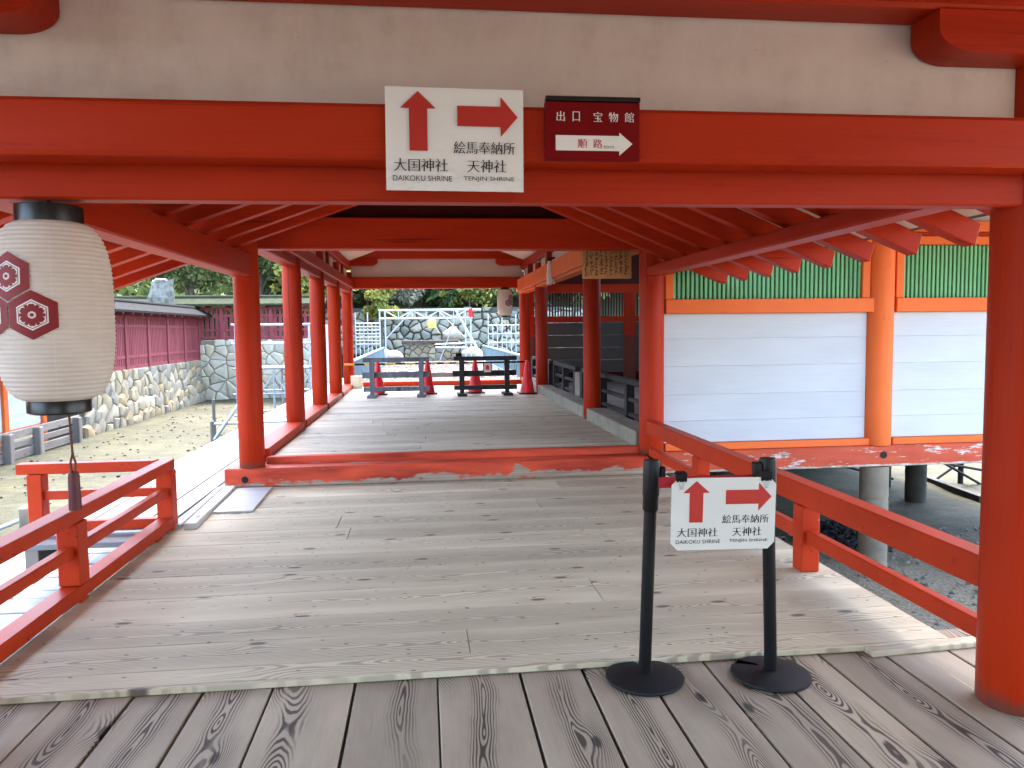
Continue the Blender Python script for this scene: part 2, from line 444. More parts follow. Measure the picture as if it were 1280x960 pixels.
def add_lathe(bm, prof, n=32, gap=None, cx=0, cy=0):
    rings = []
    for r, z in prof:
        if r < 1e-6: rings.append([bm.verts.new((cx, cy, z))])
        else: rings.append([bm.verts.new((cx + r * math.cos(2 * PI * k / n), cy + r * math.sin(2 * PI * k / n), z)) for k in range(n)])
    for i, (a, b) in enumerate(zip(rings, rings[1:])):
        for k in range(n):
            if gap and k in gap[0] and i in gap[1]: continue
            if len(a) == 1 and len(b) == 1: continue
            if len(a) == 1: bm.faces.new((a[0], b[k], b[(k + 1) % n]))
            elif len(b) == 1: bm.faces.new((a[k], a[(k + 1) % n], b[0]))
            else: bm.faces.new((a[k], a[(k + 1) % n], b[(k + 1) % n], b[k]))
def add_prism(bm, pts, axis, d0, d1):
    """extrude the 2-D outline pts along axis ('y': pts are x,z; 'x': pts are y,z; 'z': pts are x,y)"""
    f = {'y': lambda p, d: (p[0], d, p[1]), 'x': lambda p, d: (d, p[0], p[1]), 'z': lambda p, d: (p[0], p[1], d)}[axis]
    A = [bm.verts.new(f(p, d0)) for p in pts]; B = [bm.verts.new(f(p, d1)) for p in pts]
    n = len(pts)
    for k in range(n): bm.faces.new((A[k], A[(k + 1) % n], B[(k + 1) % n], B[k]))
    bm.faces.new(A[::-1]); bm.faces.new(B)
def box(name, a, b, mat, parent=None, bev=.006):
    """box between two world (or parent space) corners; its origin is its own centre"""
    c = Vector([(x + y) / 2 for x, y in zip(a, b)])
    bm = bmesh.new()
    add_box(bm, Vector(a) - c, Vector(b) - c, bev)
    return link(name, finish(bm, name), parent, mat, c)
def prism(name, pts, axis, d0, d1, mat, parent=None, smooth=35):
    bm = bmesh.new(); add_prism(bm, pts, axis, d0, d1)
    return link(name, finish(bm, name, smooth), parent, mat)
def lathe(name, prof, mat, parent=None, loc=(0, 0, 0), n=32, smooth=40, gap=None):
    bm = bmesh.new(); add_lathe(bm, prof, n, gap)
    return link(name, finish(bm, name, smooth), parent, mat, loc)
def tubes(name, segs, r, mat, parent=None, n=8):
    bm = bmesh.new()
    for p, q in segs: add_tube(bm, p, q, r, None, n)
    return link(name, finish(bm, name, 40), parent, mat)
_plank = {}
def plank(name, L, W, T, mat, parent, loc, rz=0.0, bev=.004, rot=None):
    k = (round(L, 3), round(W, 3), round(T, 3), mat, bev)
    if k not in _plank:
        bm = bmesh.new(); add_box(bm, (-L / 2, -W / 2, -T), (L / 2, W / 2, 0), bev)
        me = finish(bm, name); me.materials.append(MAT[mat]); _plank[k] = me
    return link(name, _plank[k], parent, None, loc, rot or (0, 0, rz))
def copy_tree(o, parent=None, **kw):
    c = o.copy(); COL.objects.link(c)
    if parent is not None: c.parent = parent
    for k, v in kw.items(): c[k] = v
    for ch in list(o.children): copy_tree(ch, c)
    return c
def column(parent, x, y, z0, z1, r, mat='vermilion_z', name='column'):
    h = z1 - z0
    prof = [(0, 0), (r - .006, 0), (r, .008)] + [(r, h * k / 6) for k in range(1, 6)] + [(r, h - .01), (r - .008, h), (0, h)]
    return lathe(name, prof, mat, parent, (x, y, z0), 36)

# ------------------------------------------------------------------ ground and floors
def ground_mesh():
    xs = np.concatenate([[-900, -300, -120, -60, -40], np.linspace(-30, 30, 121), [40, 60, 120, 300, 900]])
    ys = np.concatenate([[-300, -100, -40, -20], np.linspace(-10, 50, 121), [60, 80, 120, 300, 1200]])
    X, Y = np.meshgrid(xs, ys)
    Z = -1.22 + .03 * np.sin(X * 1.3 + Y * .7) * np.sin(Y * .9 - X * .4) + rng.normal(0, .012, X.shape)
    Z[(abs(X) > 35) | (Y > 55) | (Y < -15)] = -1.24
    V = np.stack([X.ravel(), Y.ravel(), Z.ravel()], 1)
    nx = len(xs)
    F = [(j * nx + i, j * nx + i + 1, (j + 1) * nx + i + 1, (j + 1) * nx + i) for j in range(len(ys) - 1) for i in range(nx - 1)]
    me = bpy.data.meshes.new('ground'); me.from_pydata(V.tolist(), [], F); me.shade_smooth()
    return me
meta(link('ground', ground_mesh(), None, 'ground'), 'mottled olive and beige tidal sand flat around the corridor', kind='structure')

XL, XR, XC = -1.75, 2.43, .34
# front floor: long brown boards running away from the camera
ff = empty('floor', (0, 0, -.03), 'brown weathered floor of long boards with bold grain in front', kind='structure')
jx = [-4.4, -4.0, -3.6, -3.2, -2.85, -2.5, -2.2, -1.9, -1.59, -1.29, -1.0, -.70, -.34, .03, .41, .70, .98, 1.28, 1.57, 1.86, 2.17, 2.50, 2.85, 3.2, 3.6, 4.0, 4.4, 4.8, 5.2]
for i, (a, b) in enumerate(zip(jx, jx[1:])):
    y1 = 3.50 if a < 2.1 else 3.60
    plank('plank', y1 + 9.0, b - a - .013, .05, 'plank_brown', ff, ((a + b) / 2, (y1 - 9.0) / 2, random.uniform(-.002, .002)), PI / 2 + random.uniform(-.0006, .0006))
# joists carrying it
for y in (-1.5, .5, 2.4, 3.3):
    box('joist', (-2.5, y - .06, -.24), (3.2, y + .06, -.058), 'log_grey', ff)
# pale floor: boards across
nf = empty('floor', (0, 0, 0), 'pale grey floor of boards laid across, between the railings', kind='structure')
y = 3.425
rows = []
k = 0
while y < 7.80:
    wd = random.choice((.30, .33, .36, .38, .41)) if k else .16
    if y + wd > 7.75: wd = 7.92 - y
    rows.append((y, wd)); y += wd; k += 1
for i, (y, wd) in enumerate(rows):
    x0, x1 = -2.02, 2.56 if y < 5.5 else 2.52
    cuts = [x0, x1] if i == 0 else ([x0, x1] if random.random() < .75 else [x0, random.uniform(-.9, 1.4), x1])
    for a, b in zip(cuts, cuts[1:]):
        plank('plank', b - a - .003, wd - .005, .045, 'plank_pale', nf, ((a + b) / 2, y + wd / 2, random.uniform(-.0015, .0015)))
box('edge_strip', (-2.02, 3.395, -.026), (2.60, 3.422, .003), 'plank_pale', nf, .004)
for x in (-1.9, -.6, .8, 2.3):
    box('joist', (x - .06, 3.62, -.25), (x + .06, 7.7, -.052), 'log_grey', nf)
# loose wood strips lying at the right end of the floor edge
plank('edge_strip', .62, .07, .028, 'plank_pale', nf, (2.40, 3.385, -.001), R(4))
# grey cover board lying over the left edge
meta(prism('cover_board', [(-1.83, 6.72), (-1.50, 6.72), (-1.53, 7.74), (-1.86, 7.74)], 'z', .003, .018, 'deck_pale'), 'flat grey cover board lying on the floor by the left end of the red sill', 'board')
cb = empty('kerb_beam', (0, 0, 0), 'pale timber kerb running from railing corner to red sill', 'kerb')
plank('timber', 1.50, .10, .10, 'deck_pale', cb, (-1.90, 6.98, .045), R(92), .006)
plank('timber', 1.50, .06, .08, 'deck_pale', cb, (-2.00, 6.99, .035), R(92), .006)
# rear floor
rf = empty('floor', (0, 0, .25), 'grey streaked board floor of the rear hall', kind='structure')
y = 8.16
while y < 18.1:
    wd = random.uniform(.22, .30)
    cuts = [-1.62, random.uniform(-.8, 1.2), 2.30] if random.random() < .5 else [-1.62, 2.30]
    for a, b in zip(cuts, cuts[1:]):
        plank('plank', b - a - .004, wd - .008, .045, 'plank_grey', rf, ((a + b) / 2, y + wd / 2, random.uniform(-.003, .003)))
    y += wd
# white deck on the left
dk = empty('boardwalk', (0, 0, -.005), 'sun bleached pale boardwalk running beside the rear hall', kind='structure')
dx = [-3.05, -2.80, -2.56, -2.32, -2.10, -1.90, -1.64]
for i, (a, b) in enumerate(zip(dx, dx[1:])):
    y0 = 6.36 if a < -2.0 else 8.0
    if a > -1.95: y0 = 8.25
    for p, q in ((y0, 10.5 + i % 3 * 1.1), (10.5 + i % 3 * 1.1, 15.6 - i % 2), (15.6 - i % 2, 20.5), (20.5, 26)):
        plank('plank', q - p - .012, b - a - .016, .04, 'deck_white', dk, ((a + b) / 2, (p + q) / 2, random.uniform(-.003, .003)), PI / 2)
plank('plank', .94, .36, .04, 'deck_white', dk, (-2.55, 6.16, -.012))
box('joist', (-3.0, 6.0, -.22), (-2.9, 25.8, -.045), 'log_grey', dk)
for yy in (6.6, 9.6, 12.6, 15.6, 18.6, 21.6): box('post', (-3.0, yy - .07, -1.3), (-2.86, yy + .07, -.222), 'log_grey', dk)
# low landing of short pale boards below the left railing
ld = empty('landing', (0, 0, -.42), 'low pale landing of short staggered boards below the left railing', 'landing')
y = 3.2
i = 0
while y < 7.6:
    x = -2.72 if y > 4.6 else -2.62
    xx = x
    kk = i % 2
    while xx > -6.2:
        L = (.62, .40)[kk] if xx == x else .78
        plank('plank', L - .012, .15, .04, 'deck_pale', ld, (xx - L / 2, y + .08, random.uniform(-.006, .006)), random.uniform(-.004, .004))
        xx -= L
    y += .165; i += 1
box('side_beam', (-2.60, 3.1, -.5), (-2.50, 7.7, -.02), 'log_grey', ld)
for x, yy in ((-2.7, 3.4), (-2.7, 5.4), (-2.7, 7.5), (-5.9, 7.5)): box('post', (x - .08, yy - .08, -.85), (x + .08, yy + .08, -.05), 'log_grey', ld)
gp = empty('stone_post', (-4.08, 8.4, -.62), 'short grey stone post with an iron rod beside the low landing', 'post')
box('stone_block', (-.11, -.11, -.65), (.11, .11, .40), 'concrete', gp, .02)
tubes('iron_rod', [((-.52, -.1, .10), (-.10, -.02, .26))], .022, 'steel_pipe', gp)

# ------------------------------------------------------------------ front frame (the hall the camera stands in)
fh = empty('front_hall', (XC, 2.8, 0), 'front hall with long vermilion beam, white boards and round column', 'building')
def B(name, a, b, mat, par=fh, bev=.008):
    o = Vector(par.location)
    return box(name, Vector(a) - o, Vector(b) - o, mat, par, bev)
column(fh, 4.95 - XC, .05, -.03, 3.0, .145)
for x in (XL, XR):
    column(fh, x - XC, .05, -.03, 3.0, .145)
    column(fh, x - XC, -9.0, -.03, 3.0, .145)
B('tie_beam', (XL + .1, 2.765, 2.004), (XR - .1, 2.855, 2.16), 'vermilion_x')
B('lintel_beam', (-3.4, 2.605, 2.118), (3.4, 2.765, 2.297), 'vermilion_x', bev=.014)
B('white_board', (XL + .12, 2.80, 2.30), (XR - .115, 2.84, 2.86), 'plaster_aged', bev=.003)
B('upper_beam', (-3.4, 2.62, 2.676), (3.4, 2.797, 2.90), 'vermilion_x', bev=.014)
B('gable_fill', (-3.4, 2.86, 2.75), (5.2, 2.90, 3.5), 'board_aged', bev=.003)
def bracket(x0, sgn, L, z0, z1, ya, yb, mat, par):
    pts = [(x0, z1), (x0 + sgn * L, z1), (x0 + sgn * L, z1 - (z1 - z0) * .42)]
    for k in range(1, 9):
        a = k / 8 * PI / 2
        pts.append((x0 + sgn * (L - .14 * L / .5 + (.14 * L / .5) * math.cos(a)), z1 - (z1 - z0) * (.42 + .58 * math.sin(a))))
    pts.append((x0, z0))
    o = Vector(par.location)
    return prism('bracket_arm', [(p[0] - o.x, p[1] - o.z) for p in pts], 'y', ya - o.y, yb - o.y, mat, par)
bracket(XR - .1, -1, .48, 2.530, 2.675, 2.624, 2.79, 'vermilion_x', fh)
bracket(XL + .1, 1, .463, 2.546, 2.675, 2.624, 2.79, 'vermilion_x', fh)
B('ceiling', (-3.4, -7.4, 2.90), (5.2, 2.86, 2.94), 'board_aged')  # unseen ceiling and roof, drawn out to limit light on beams and floor
for sx in (-1, 1): B('side_board', (sx * 3.3 - .03, -7.3, -.03), (sx * 3.3 + .03, -.9, 2.75), 'board_aged')  # added out of view to cut the light on the front beams
for yy in (-6.8, -5.8, -4.8, -3.8, -2.8, -1.8, -.8, .2, 1.2, 2.2): B('ceiling_beam', (-3.25, yy - .06, 2.76), (5.1, yy + .06, 2.898), 'vermilion_x')
B('roof', (-3.3, -7.6, 3.5), (5.4, 3.3, 3.7), 'bark_roof')

# ------------------------------------------------------------------ link roof
lk = empty('link_roof', (XC, 5.4, 2.1), 'low gabled link roof with vermilion rafters between the two halls', 'roof')
o = Vector(lk.location)
zr = 3.075
SL, SRr = .355, .412
for sx, sl, xe in ((-1, SL, -3.15), (1, SRr, 3.0)):
    me = None
    ys = [3.46 + .498 * k for k in range(9)]
    for yy in ys:
        x0, x1 = XC + sx * .01, xe
        zb = lambda x: zr - sl * abs(x - XC)
        tail = .035 * sx
        pts = [(x0, zb(x0)), (x1, zb(x1)), (x1 + tail * .9, zb(x1) + .118), (x0, zb(x0) + .128)]
        if me is None:
            bm = bmesh.new(); add_prism(bm, [(p[0] - XC, p[1] - zr) for p in pts], 'y', -.05, .05)
            bmesh.ops.bevel(bm, geom=[e for e in bm.edges], offset=.004, segments=1, affect='EDGES')
            me = finish(bm, 'rafter'); me.materials.append(MAT['vermilion_x'])
        link('rafter', me, lk, None, (0, yy - o.y, zr - o.z))
    a, b = XC, xe - sx * .05
    n = 5
    for k in range(n):
        xa, xb = a + (b - a) * k / n, a + (b - a) * (k + 1) / n
        za, zc = zr - sl * abs(xa - XC) + .132, zr - sl * abs(xb - XC) + .132
        prism('roof_board', [(xa - o.x, za - o.z), (xb - o.x - sx * .004, zc - o.z), (xb - o.x - sx * .004, zc + .03 - o.z), (xa - o.x, za + .03 - o.z)], 'y', 2.92 - o.y, 7.86 - o.y, 'board_aged', lk)
    za, zc = zr + .167, zr - sl * abs(xe - XC) + .167
    prism('roof_cover', [(XC - o.x, za - o.z), (xe + sx * .1 - o.x, zc - o.z), (xe + sx * .1 - o.x, zc + .10 - o.z), (XC - o.x, za + .12 - o.z)], 'y', 2.91 - o.y, 7.87 - o.y, 'bark_roof', lk)
for x, zt in ((XL, zr - SL * (XC - XL) - .002), (XR - .02, zr - SRr * (XR - XC) - .004)):
    box('eave_beam', (x - .085 - o.x, 2.98 - o.y, 2.09 - o.z), (x + .085 - o.x, 7.86 - o.y, zt - .02 - o.z), 'vermilion_y', lk, .012)
box('ridge_beam', (XC - .07 - o.x, 2.92 - o.y, 2.90 - o.z), (XC + .07 - o.x, 7.80 - o.y, 3.06 - o.z), 'vermilion_y', lk)

# ------------------------------------------------------------------ rear hall
rh = empty('rear_hall', (XC, 8.0, 0), 'rear hall with two rows of round vermilion columns over a board floor', 'building')
def D(name, a, b, mat, bev=.008): return B(name, a, b, mat, rh, bev)
Yc = [8.0, 10.6, 13.05, 15.4, 18.05]
for i, yy in enumerate(Yc):
    column(rh, XL - XC, yy - 8 - (.08 if i == 0 else 0), .195 if i == 0 else .24, 2.9, .125)
for i, yy in enumerate((8.03, 10.85, 15.6, 18.3)):
    column(rh, XR - XC - (0.0 if i == 0 else .03), yy - 8, .195 if i == 0 else .24, 2.9, .132 if i == 0 else .125)
D('front_tie_beam', (XL + .11, 7.90, 2.375), (XR - .12, 8.12, 2.690), 'vermilion_x', .012)
D('gable_fill', (XL - .1, 8.02, 2.692), (XR + .1, 8.06, 3.9), 'dark_red')  # dark sheet standing in for the shade of the open gable
D('front_sill', (-2.0, 7.80, .002), (XR - .09, 8.04, .195), 'sill_paint', .012)
D('inner_sill', (XL + .11, 8.045, .12), (XR - .12, 8.155, .268), 'sill_paint', .010)
bm = bmesh.new(); add_lathe(bm, [(0, -.02), (.030, -.018), (.034, 0), (0, .0)], 12)
bo = link('bolt', finish(bm, 'bolt', 40), rh, 'iron', (-1.80 - XC, 7.795 - 8, .085), (PI / 2, 0, 0))
for a, b in zip(Yc, Yc[1:]):
    D('side_sill', (XL - .12, a + .13, .20), (XL + .13, b - .13, .345), 'vermilion_y', .012)
    D('lower_plate', (XL - .10, a + (.10 if a > 8.1 else .02), 2.42), (XL + .085, b - .1, 2.54), 'vermilion_y', .01)
    D('side_panel', (XL - .02, a + .13, 2.70), (XL + .02, b - .13, 2.96), 'board_aged', .002)
D('side_rail_beam', (XL + .09, 7.9 + .23, 2.525), (XL + .155, 18.0, 2.70), 'vermilion_y', .01)
D('plate_beam', (XL - .11, 8.13, 2.962), (XL + .11, 18.3, 3.12), 'vermilion_y', .01)
for a, b in ((8.03, 10.85), (10.85, 15.6), (15.6, 18.3)):
    D('concrete_curb', (2.29, a + .135, .2), (2.56, b - .135, .415), 'concrete', .012)
    D('lower_plate', (XR - .16, a + (.1 if a > 8.1 else .02), 2.40), (XR + .04, b - .1, 2.53), 'orange_frame', .01)
    D('side_panel', (XR - .05, a + .13, 2.725), (XR - .01, b - .13, 2.96), 'board_aged', .002)
D('side_rail_beam', (XR - .235, 8.20, 2.44), (XR - .162, 18.2, 2.715), 'orange_frame', .01)
D('plate_beam', (XR - .14, 8.13, 2.962), (XR + .08, 18.4, 3.12), 'vermilion_y', .01)
for yy in (9.3, 11.8, 14.2, 16.7):
    D('strut', (XL - .06, yy - .07, 2.702), (XL + .075, yy + .07, 2.958), 'vermilion_z', .006)
    D('strut', (XR - .155, yy - .07, 2.718), (XR + .0, yy + .07, 2.958), 'vermilion_z', .006)
# end frame
D('end_beam', (XL + .1, 17.95, 2.52), (XR - .12, 18.15, 2.78), 'vermilion_x', .012)
D('end_panel', (XL + .1, 18.06, 2.782), (XR - .1, 18.10, 3.20), 'board_aged', .003)
D('end_upper_beam', (XL - .1, 17.92, 3.20), (XR + .1, 18.12, 3.40), 'vermilion_x', .012)
bracket(XL + .1, 1, .62, 3.04, 3.198, 17.9, 18.04, 'vermilion_x', rh)
bracket(XR - .12, -1, .62, 3.04, 3.198, 17.9, 18.04, 'vermilion_x', rh)
D('end_gable', (XL - .1, 18.1, 3.402), (XR + .1, 18.14, 3.75), 'board_aged')
D('end_sill', (XL - .1, 18.10, .0), (XR, 18.30, .36), 'vermilion_x', .012)
for sx, xe in ((-1, -2.12), (1, 3.0)):
    za = 3.95; zc = 3.12 if sx < 0 else 3.14
    xb = XL - .1 if sx < 0 else XR + .1
    sl = (za - zc) / abs(xb - XC); ze = za - sl * abs(xe - XC)
    prism('roof_slab', [(0, za), (xe - XC, ze), (xe - XC, ze + .16), (0, za + .18)], 'y', -.6, 11.2, 'bark_roof', rh)
    prism('roof_board', [(0, za - .035), (xe - XC - .02 * sx, ze - .035), (xe - XC - .02 * sx, ze - .003), (0, za - .003)], 'y', -.1, 11.0, 'board_aged', rh)

# ------------------------------------------------------------------ side hall (white wall with green lattice)
sh = empty('side_hall', (5.07, 8.1, 0), 'raised side hall with white board wall, green lattice windows and peeling base beam', 'building')
def W(name, a, b, mat, bev=.006): return B(name, a, b, mat, sh, bev)
bb = W('base_beam', (2.52, 7.98, -.03), (8.6, 8.24, .205), 'peeling_paint', .012)
bm = bmesh.new(); add_lathe(bm, [(0, -.03), (.020, -.028), (.040, -.01), (.042, 0), (0, 0)], 10)
link('bolt', finish(bm, 'bolt', 40), sh, 'iron', (5.09 - 5.07, 7.975 - 8.1, .10), (PI / 2, 0, 0))
for x in (5.07, 7.66): column(sh, x - 5.07, 0, .207, 3.0, .155, 'orange_frame')
segs = ((2.58, 4.915), (5.225, 7.505))
for xa, xb in segs:
    W('foot_rail', (xa, 8.02, .207), (xb + (.07 if xb < 5 else 0), 8.14, .285), 'orange_frame')
    z = .288
    hs = [.24, .29, .31, .30, .27]
    for h in hs:
        t = random.uniform(-.0006, .0006)
        W('wall_board', (xa + .002, 8.075 + t, z), (xb - .002, 8.11 + t, z + h - .0009), 'board_white', .002)
        z += h
    W('mid_rail', (xa, 8.00, z), (xb + (.10 if xb < 5 else 0), 8.13, z + .155), 'orange_frame')
    z2 = z + .157
    W('jamb', (xa, 8.02, z2), (xa + .09, 8.13, 2.44), 'orange_frame')
    W('jamb', (xb - .09, 8.02, z2), (xb, 8.13, 2.44), 'orange_frame')
    n = int((xb - xa - .19) / .0495)
    bm = bmesh.new(); add_box(bm, (-.0155, -.02, 0), (.0155, .02, 2.435 - z2), .004)
    me = finish(bm, 'lattice_bar'); me.materials.append(MAT['lattice_green'])
    for k in range(n):
        link('lattice_bar', me, sh, None, (xa + .112 + (xb - xa - .22) * k / (n - 1) - 5.07, 8.075 - 8.1, z2))
    W('lattice_backing', (xa + .09, 8.12, z2), (xb - .09, 8.14, 2.44), 'iron', .002)
    W('head_rail', (xa, 8.0, 2.44), (xb, 8.14, 2.53), 'orange_frame')
    W('frieze_rail', (xa, 8.03, 2.532), (xb, 8.14, 2.58), 'vermilion_x')
    W('frieze_beam', (xa, 7.99, 2.582), (xb, 8.14, 2.70), 'orange_frame')
    W('frieze_board', (xa, 8.06, 2.70), (xb, 8.10, 3.0), 'board_white', .002)
W('eave_beam', (2.3, 7.96, 3.0), (8.8, 8.22, 3.2), 'orange_frame')
bm = bmesh.new(); add_box(bm, (-.04, -2.0, -.05), (.04, .1, .05), .004)
me = finish(bm, 'rafter'); me.materials.append(MAT['vermilion_y'])
for k in range(14): link('rafter', me, sh, None, (2.75 + .45 * k - 5.07, 0, 3.16), (R(13), 0, 0))
prism('roof', [(-2.3, 2.72), (-1.25, 2.98), (5.5, 4.6), (12.4, 3.0), (12.4, 3.2), (5.5, 4.85), (-2.3, 2.94)], 'x', 2.62 - 5.07, 8.9 - 5.07, 'bark_roof', sh)  # unseen front eave drawn out to keep the white wall shaded
W('plank_floor', (2.58, 8.26, .10), (8.6, 18.9, .2), 'log_grey')
W('skirt_board', (2.6, 18.92, -1.3), (8.6, 18.98, .1), 'board_shaded')  # these two boards are added to keep the ground underneath dark
W('skirt_board', (8.55, 14.4, -1.3), (8.6, 18.9, .1), 'board_shaded')
W('gable_wall', (8.5, 8.26, .2), (8.6, 18.9, 3.2), 'board_shaded')
# posts under it
for x, yy in ((5.07, 8.12), (7.70, 8.12), (2.75, 8.12), (7.7, 11.2), (5.07, 12.6), (2.75, 12.4), (7.7, 15.5)):
    pe = lathe('pier', [(0, 0), (.155, 0), (.155, .86), (.150, .865), (.150, .90), (.155, .905), (.155, 1.26), (0, 1.26)], 'concrete' if yy < 9 else 'pier_shaded', sh, (x - 5.07, yy - 8.1, -1.30), 20)
# rear wall of the side hall seen through the colonnade
yw = 18.9
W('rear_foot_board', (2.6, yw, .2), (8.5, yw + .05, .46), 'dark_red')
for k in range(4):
    W('rear_wall_board', (2.72, yw, .462 + .31 * k), (4.99, yw + .04, .462 + .31 * k + .305), 'board_shaded', .003)
    W('rear_wall_board', (5.3, yw, .462 + .31 * k), (8.5, yw + .04, .462 + .31 * k + .305), 'board_shaded', .003)
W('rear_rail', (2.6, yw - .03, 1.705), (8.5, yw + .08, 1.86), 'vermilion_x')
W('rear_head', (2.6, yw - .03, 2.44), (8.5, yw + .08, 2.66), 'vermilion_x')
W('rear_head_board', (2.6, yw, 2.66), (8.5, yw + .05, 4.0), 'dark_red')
W('rear_post', (2.58, yw - .05, .2), (2.72, yw + .09, 2.44), 'vermilion_z')
W('rear_post', (4.99, yw - .05, .2), (5.3, yw + .09, 2.44), 'vermilion_z')
bm = bmesh.new()
for k in range(32): add_box(bm, (2.745 + .071 * k - 5.07, yw - 8.1, 1.862), (2.777 + .071 * k - 5.07, yw + .03 - 8.1, 2.438))
for k in range(42): add_box(bm, (5.33 + .075 * k - 5.07, yw - 8.1, 1.862), (5.37 + .075 * k - 5.07, yw + .03 - 8.1, 2.438))
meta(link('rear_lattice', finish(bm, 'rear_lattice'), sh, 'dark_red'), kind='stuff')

# dark inner railing beside the concrete curb
def dark_rail(y0, y1, label):
    r = empty('balustrade', (2.66, y0, .2), label, 'railing', 'dark railings along the right side of the rear hall')
    L = y1 - y0
    box('top_rail', (-.045, 0, .62), (.045, L, .69), 'dark_plank', r)
    box('mid_rail', (-.03, 0, .40), (.03, L, .45), 'dark_plank', r)
    box('low_rail', (-.03, 0, .20), (.03, L, .25), 'dark_plank', r)
    n = max(2, int(L / 1.15) + 1)
    for k in range(n):
        yy = .07 + (L - .14) * k / (n - 1)
        box('post', (-.055, yy - .055, 0), (.055, yy + .055, .618), 'dark_plank', r)
dark_rail(8.2, 11.35, 'dark weathered balustrade section just behind the big right hand column')
dark_rail(11.9, 12.7, 'short dark balustrade stub next to the white concrete block')
dark_rail(13.2, 15.5, 'dark balustrade section beyond the white concrete block')
dark_rail(16.0, 18.6, 'farthest dark balustrade section behind the last red cone')
meta(box('concrete_block', (2.60, 12.75, .2), (2.80, 13.15, .80), 'concrete'), 'pale concrete block standing between two dark balustrades', 'block')

# ------------------------------------------------------------------ red railings of the link
rl = empty('railing', (-2.05, 6.25, 0), 'vermilion railing along the left floor edge with a base rail', 'railing')
def RB(p, name, a, b, bev=.006):
    oo = Vector(p.location); return box(name, Vector(a) - oo, Vector(b) - oo, 'vermilion_rail', p, bev)
RB(rl, 'top_rail', (-2.10, 2.98, .475), (-1.99, 6.30, .555))
RB(rl, 'mid_rail', (-2.075, 2.98, .272), (-2.015, 6.20, .340))
RB(rl, 'base_rail', (-2.10, 2.98, .022), (-1.99, 6.20, .105))
for yy in (3.05, 4.62): RB(rl, 'post', (-2.105, yy - .065, .108), (-1.985, yy + .065, .472))
RB(rl, 'post', (-2.11, 6.205, -.02), (-1.99, 6.325, .472))
for yy in (3.4, 4.62, 5.9): RB(rl, 'shoe', (-2.06, yy - .05, .001), (-1.99, yy + .05, .020))
r2 = empty('railing', (-2.55, 6.3, 0), 'short vermilion railing crossing the near end of the pale boardwalk', 'railing')
RB(r2, 'top_rail', (-3.14, 6.215, .475), (-2.115, 6.315, .556))
RB(r2, 'mid_rail', (-2.96, 6.235, .27), (-2.115, 6.295, .338))
RB(r2, 'base_rail', (-2.96, 6.225, .02), (-2.115, 6.315, .095))
RB(r2, 'post', (-3.06, 6.205, -.03), (-2.95, 6.32, .472))
rr_ = empty('railing', (2.39, 5.3, 0), 'vermilion two-rail fence on the right between big column and white wall', 'railing')
RB(rr_, 'top_rail', (2.335, 2.88, .425), (2.445, 7.90, .565))
RB(rr_, 'mid_rail', (2.36, 2.88, .185), (2.42, 7.90, .272))
for yy in (4.55, 6.42): RB(rr_, 'post', (2.33, yy - .06, .002), (2.45, yy + .06, .423))

# ------------------------------------------------------------------ lettering
def text_mesh(txt, contrast=None):
    cu = bpy.data.curves.new('lettering', 'FONT'); cu.body = txt; cu.size = 1.0
    cu.fill_mode = 'FRONT'; cu.resolution_u = 4
    ob = bpy.data.objects.new('lettering', cu); COL.objects.link(ob)
    dg = bpy.context.evaluated_depsgraph_get()
    if contrast:
        bpy.context.view_layer.objects.active = ob
        for s in bpy.context.selected_objects: s.select_set(False)
        ob.select_set(True)
        bpy.ops.object.convert(target='CURVE')
        ob = bpy.context.view_layer.objects.active
        cd = ob.data
        big, sg = 0, 1
        for sp in cd.splines:
            P = [p.co for p in (sp.bezier_points if sp.type == 'BEZIER' else sp.points)]
            A = sum(P[i].x * P[(i + 1) % len(P)].y - P[(i + 1) % len(P)].x * P[i].y for i in range(len(P))) / 2
            if abs(A) > abs(big): big = A
        sg = 1 if big > 0 else -1
        for sp in cd.splines:
            pts = sp.bezier_points if sp.type == 'BEZIER' else sp.points
            P = [Vector(p.co[:2]) for p in pts]; n = len(P)
            sh_ = []
            for i in range(n):
                t = P[(i + 1) % n] - P[i - 1]
                if t.length < 1e-9: sh_.append((0, 0)); continue
                t.normalize()
                nx, ny = t.y * sg, -t.x * sg      # outward
                sh_.append((contrast[0] * nx, contrast[1] * ny))
            for p, (a, b) in zip(pts, sh_):
                if sp.type == 'BEZIER':
                    for at in ('handle_left_type', 'handle_right_type'): setattr(p, at, 'FREE')
                    hl, hr = p.handle_left.copy(), p.handle_right.copy()
                    p.co = (p.co[0] + a, p.co[1] + b, 0)
                    p.handle_left = (hl[0] + a, hl[1] + b, 0); p.handle_right = (hr[0] + a, hr[1] + b, 0)
                else: p.co = (p.co[0] + a, p.co[1] + b, 0, 1)
        cd.dimensions = '2D'; cd.fill_mode = 'FRONT'
        dg = bpy.context.evaluated_depsgraph_get()
    dg.update()
    me = bpy.data.meshes.new_from_object(ob.evaluated_get(dg), depsgraph=dg)
    d = ob.data
    bpy.data.objects.remove(ob)
    bpy.data.curves.remove(d)
    me.materials.clear()
    return me
def fit_text(parent, txt, mat, x0, x1, z0, z1, yoff, contrast=(.012, -.014), name='lettering'):
    """letters in the parent's local xz plane, filling the given rectangle, facing -y"""
    me = text_mesh(txt, contrast)
    V = np.array([v.co[:] for v in me.vertices]) if len(me.vertices) else np.zeros((1, 3))
    lo, hi = V.min(0), V.max(0)
    sx = (x1 - x0) / max(hi[0] - lo[0], 1e-6); sz = (z1 - z0) / max(hi[1] - lo[1], 1e-6)
    for v in me.vertices:
        x, y = v.co.x, v.co.y
        v.co = (x0 + (x - lo[0]) * sx, yoff, z0 + (y - lo[1]) * sz)
    me.name = name
    return link(name, me, parent, mat)
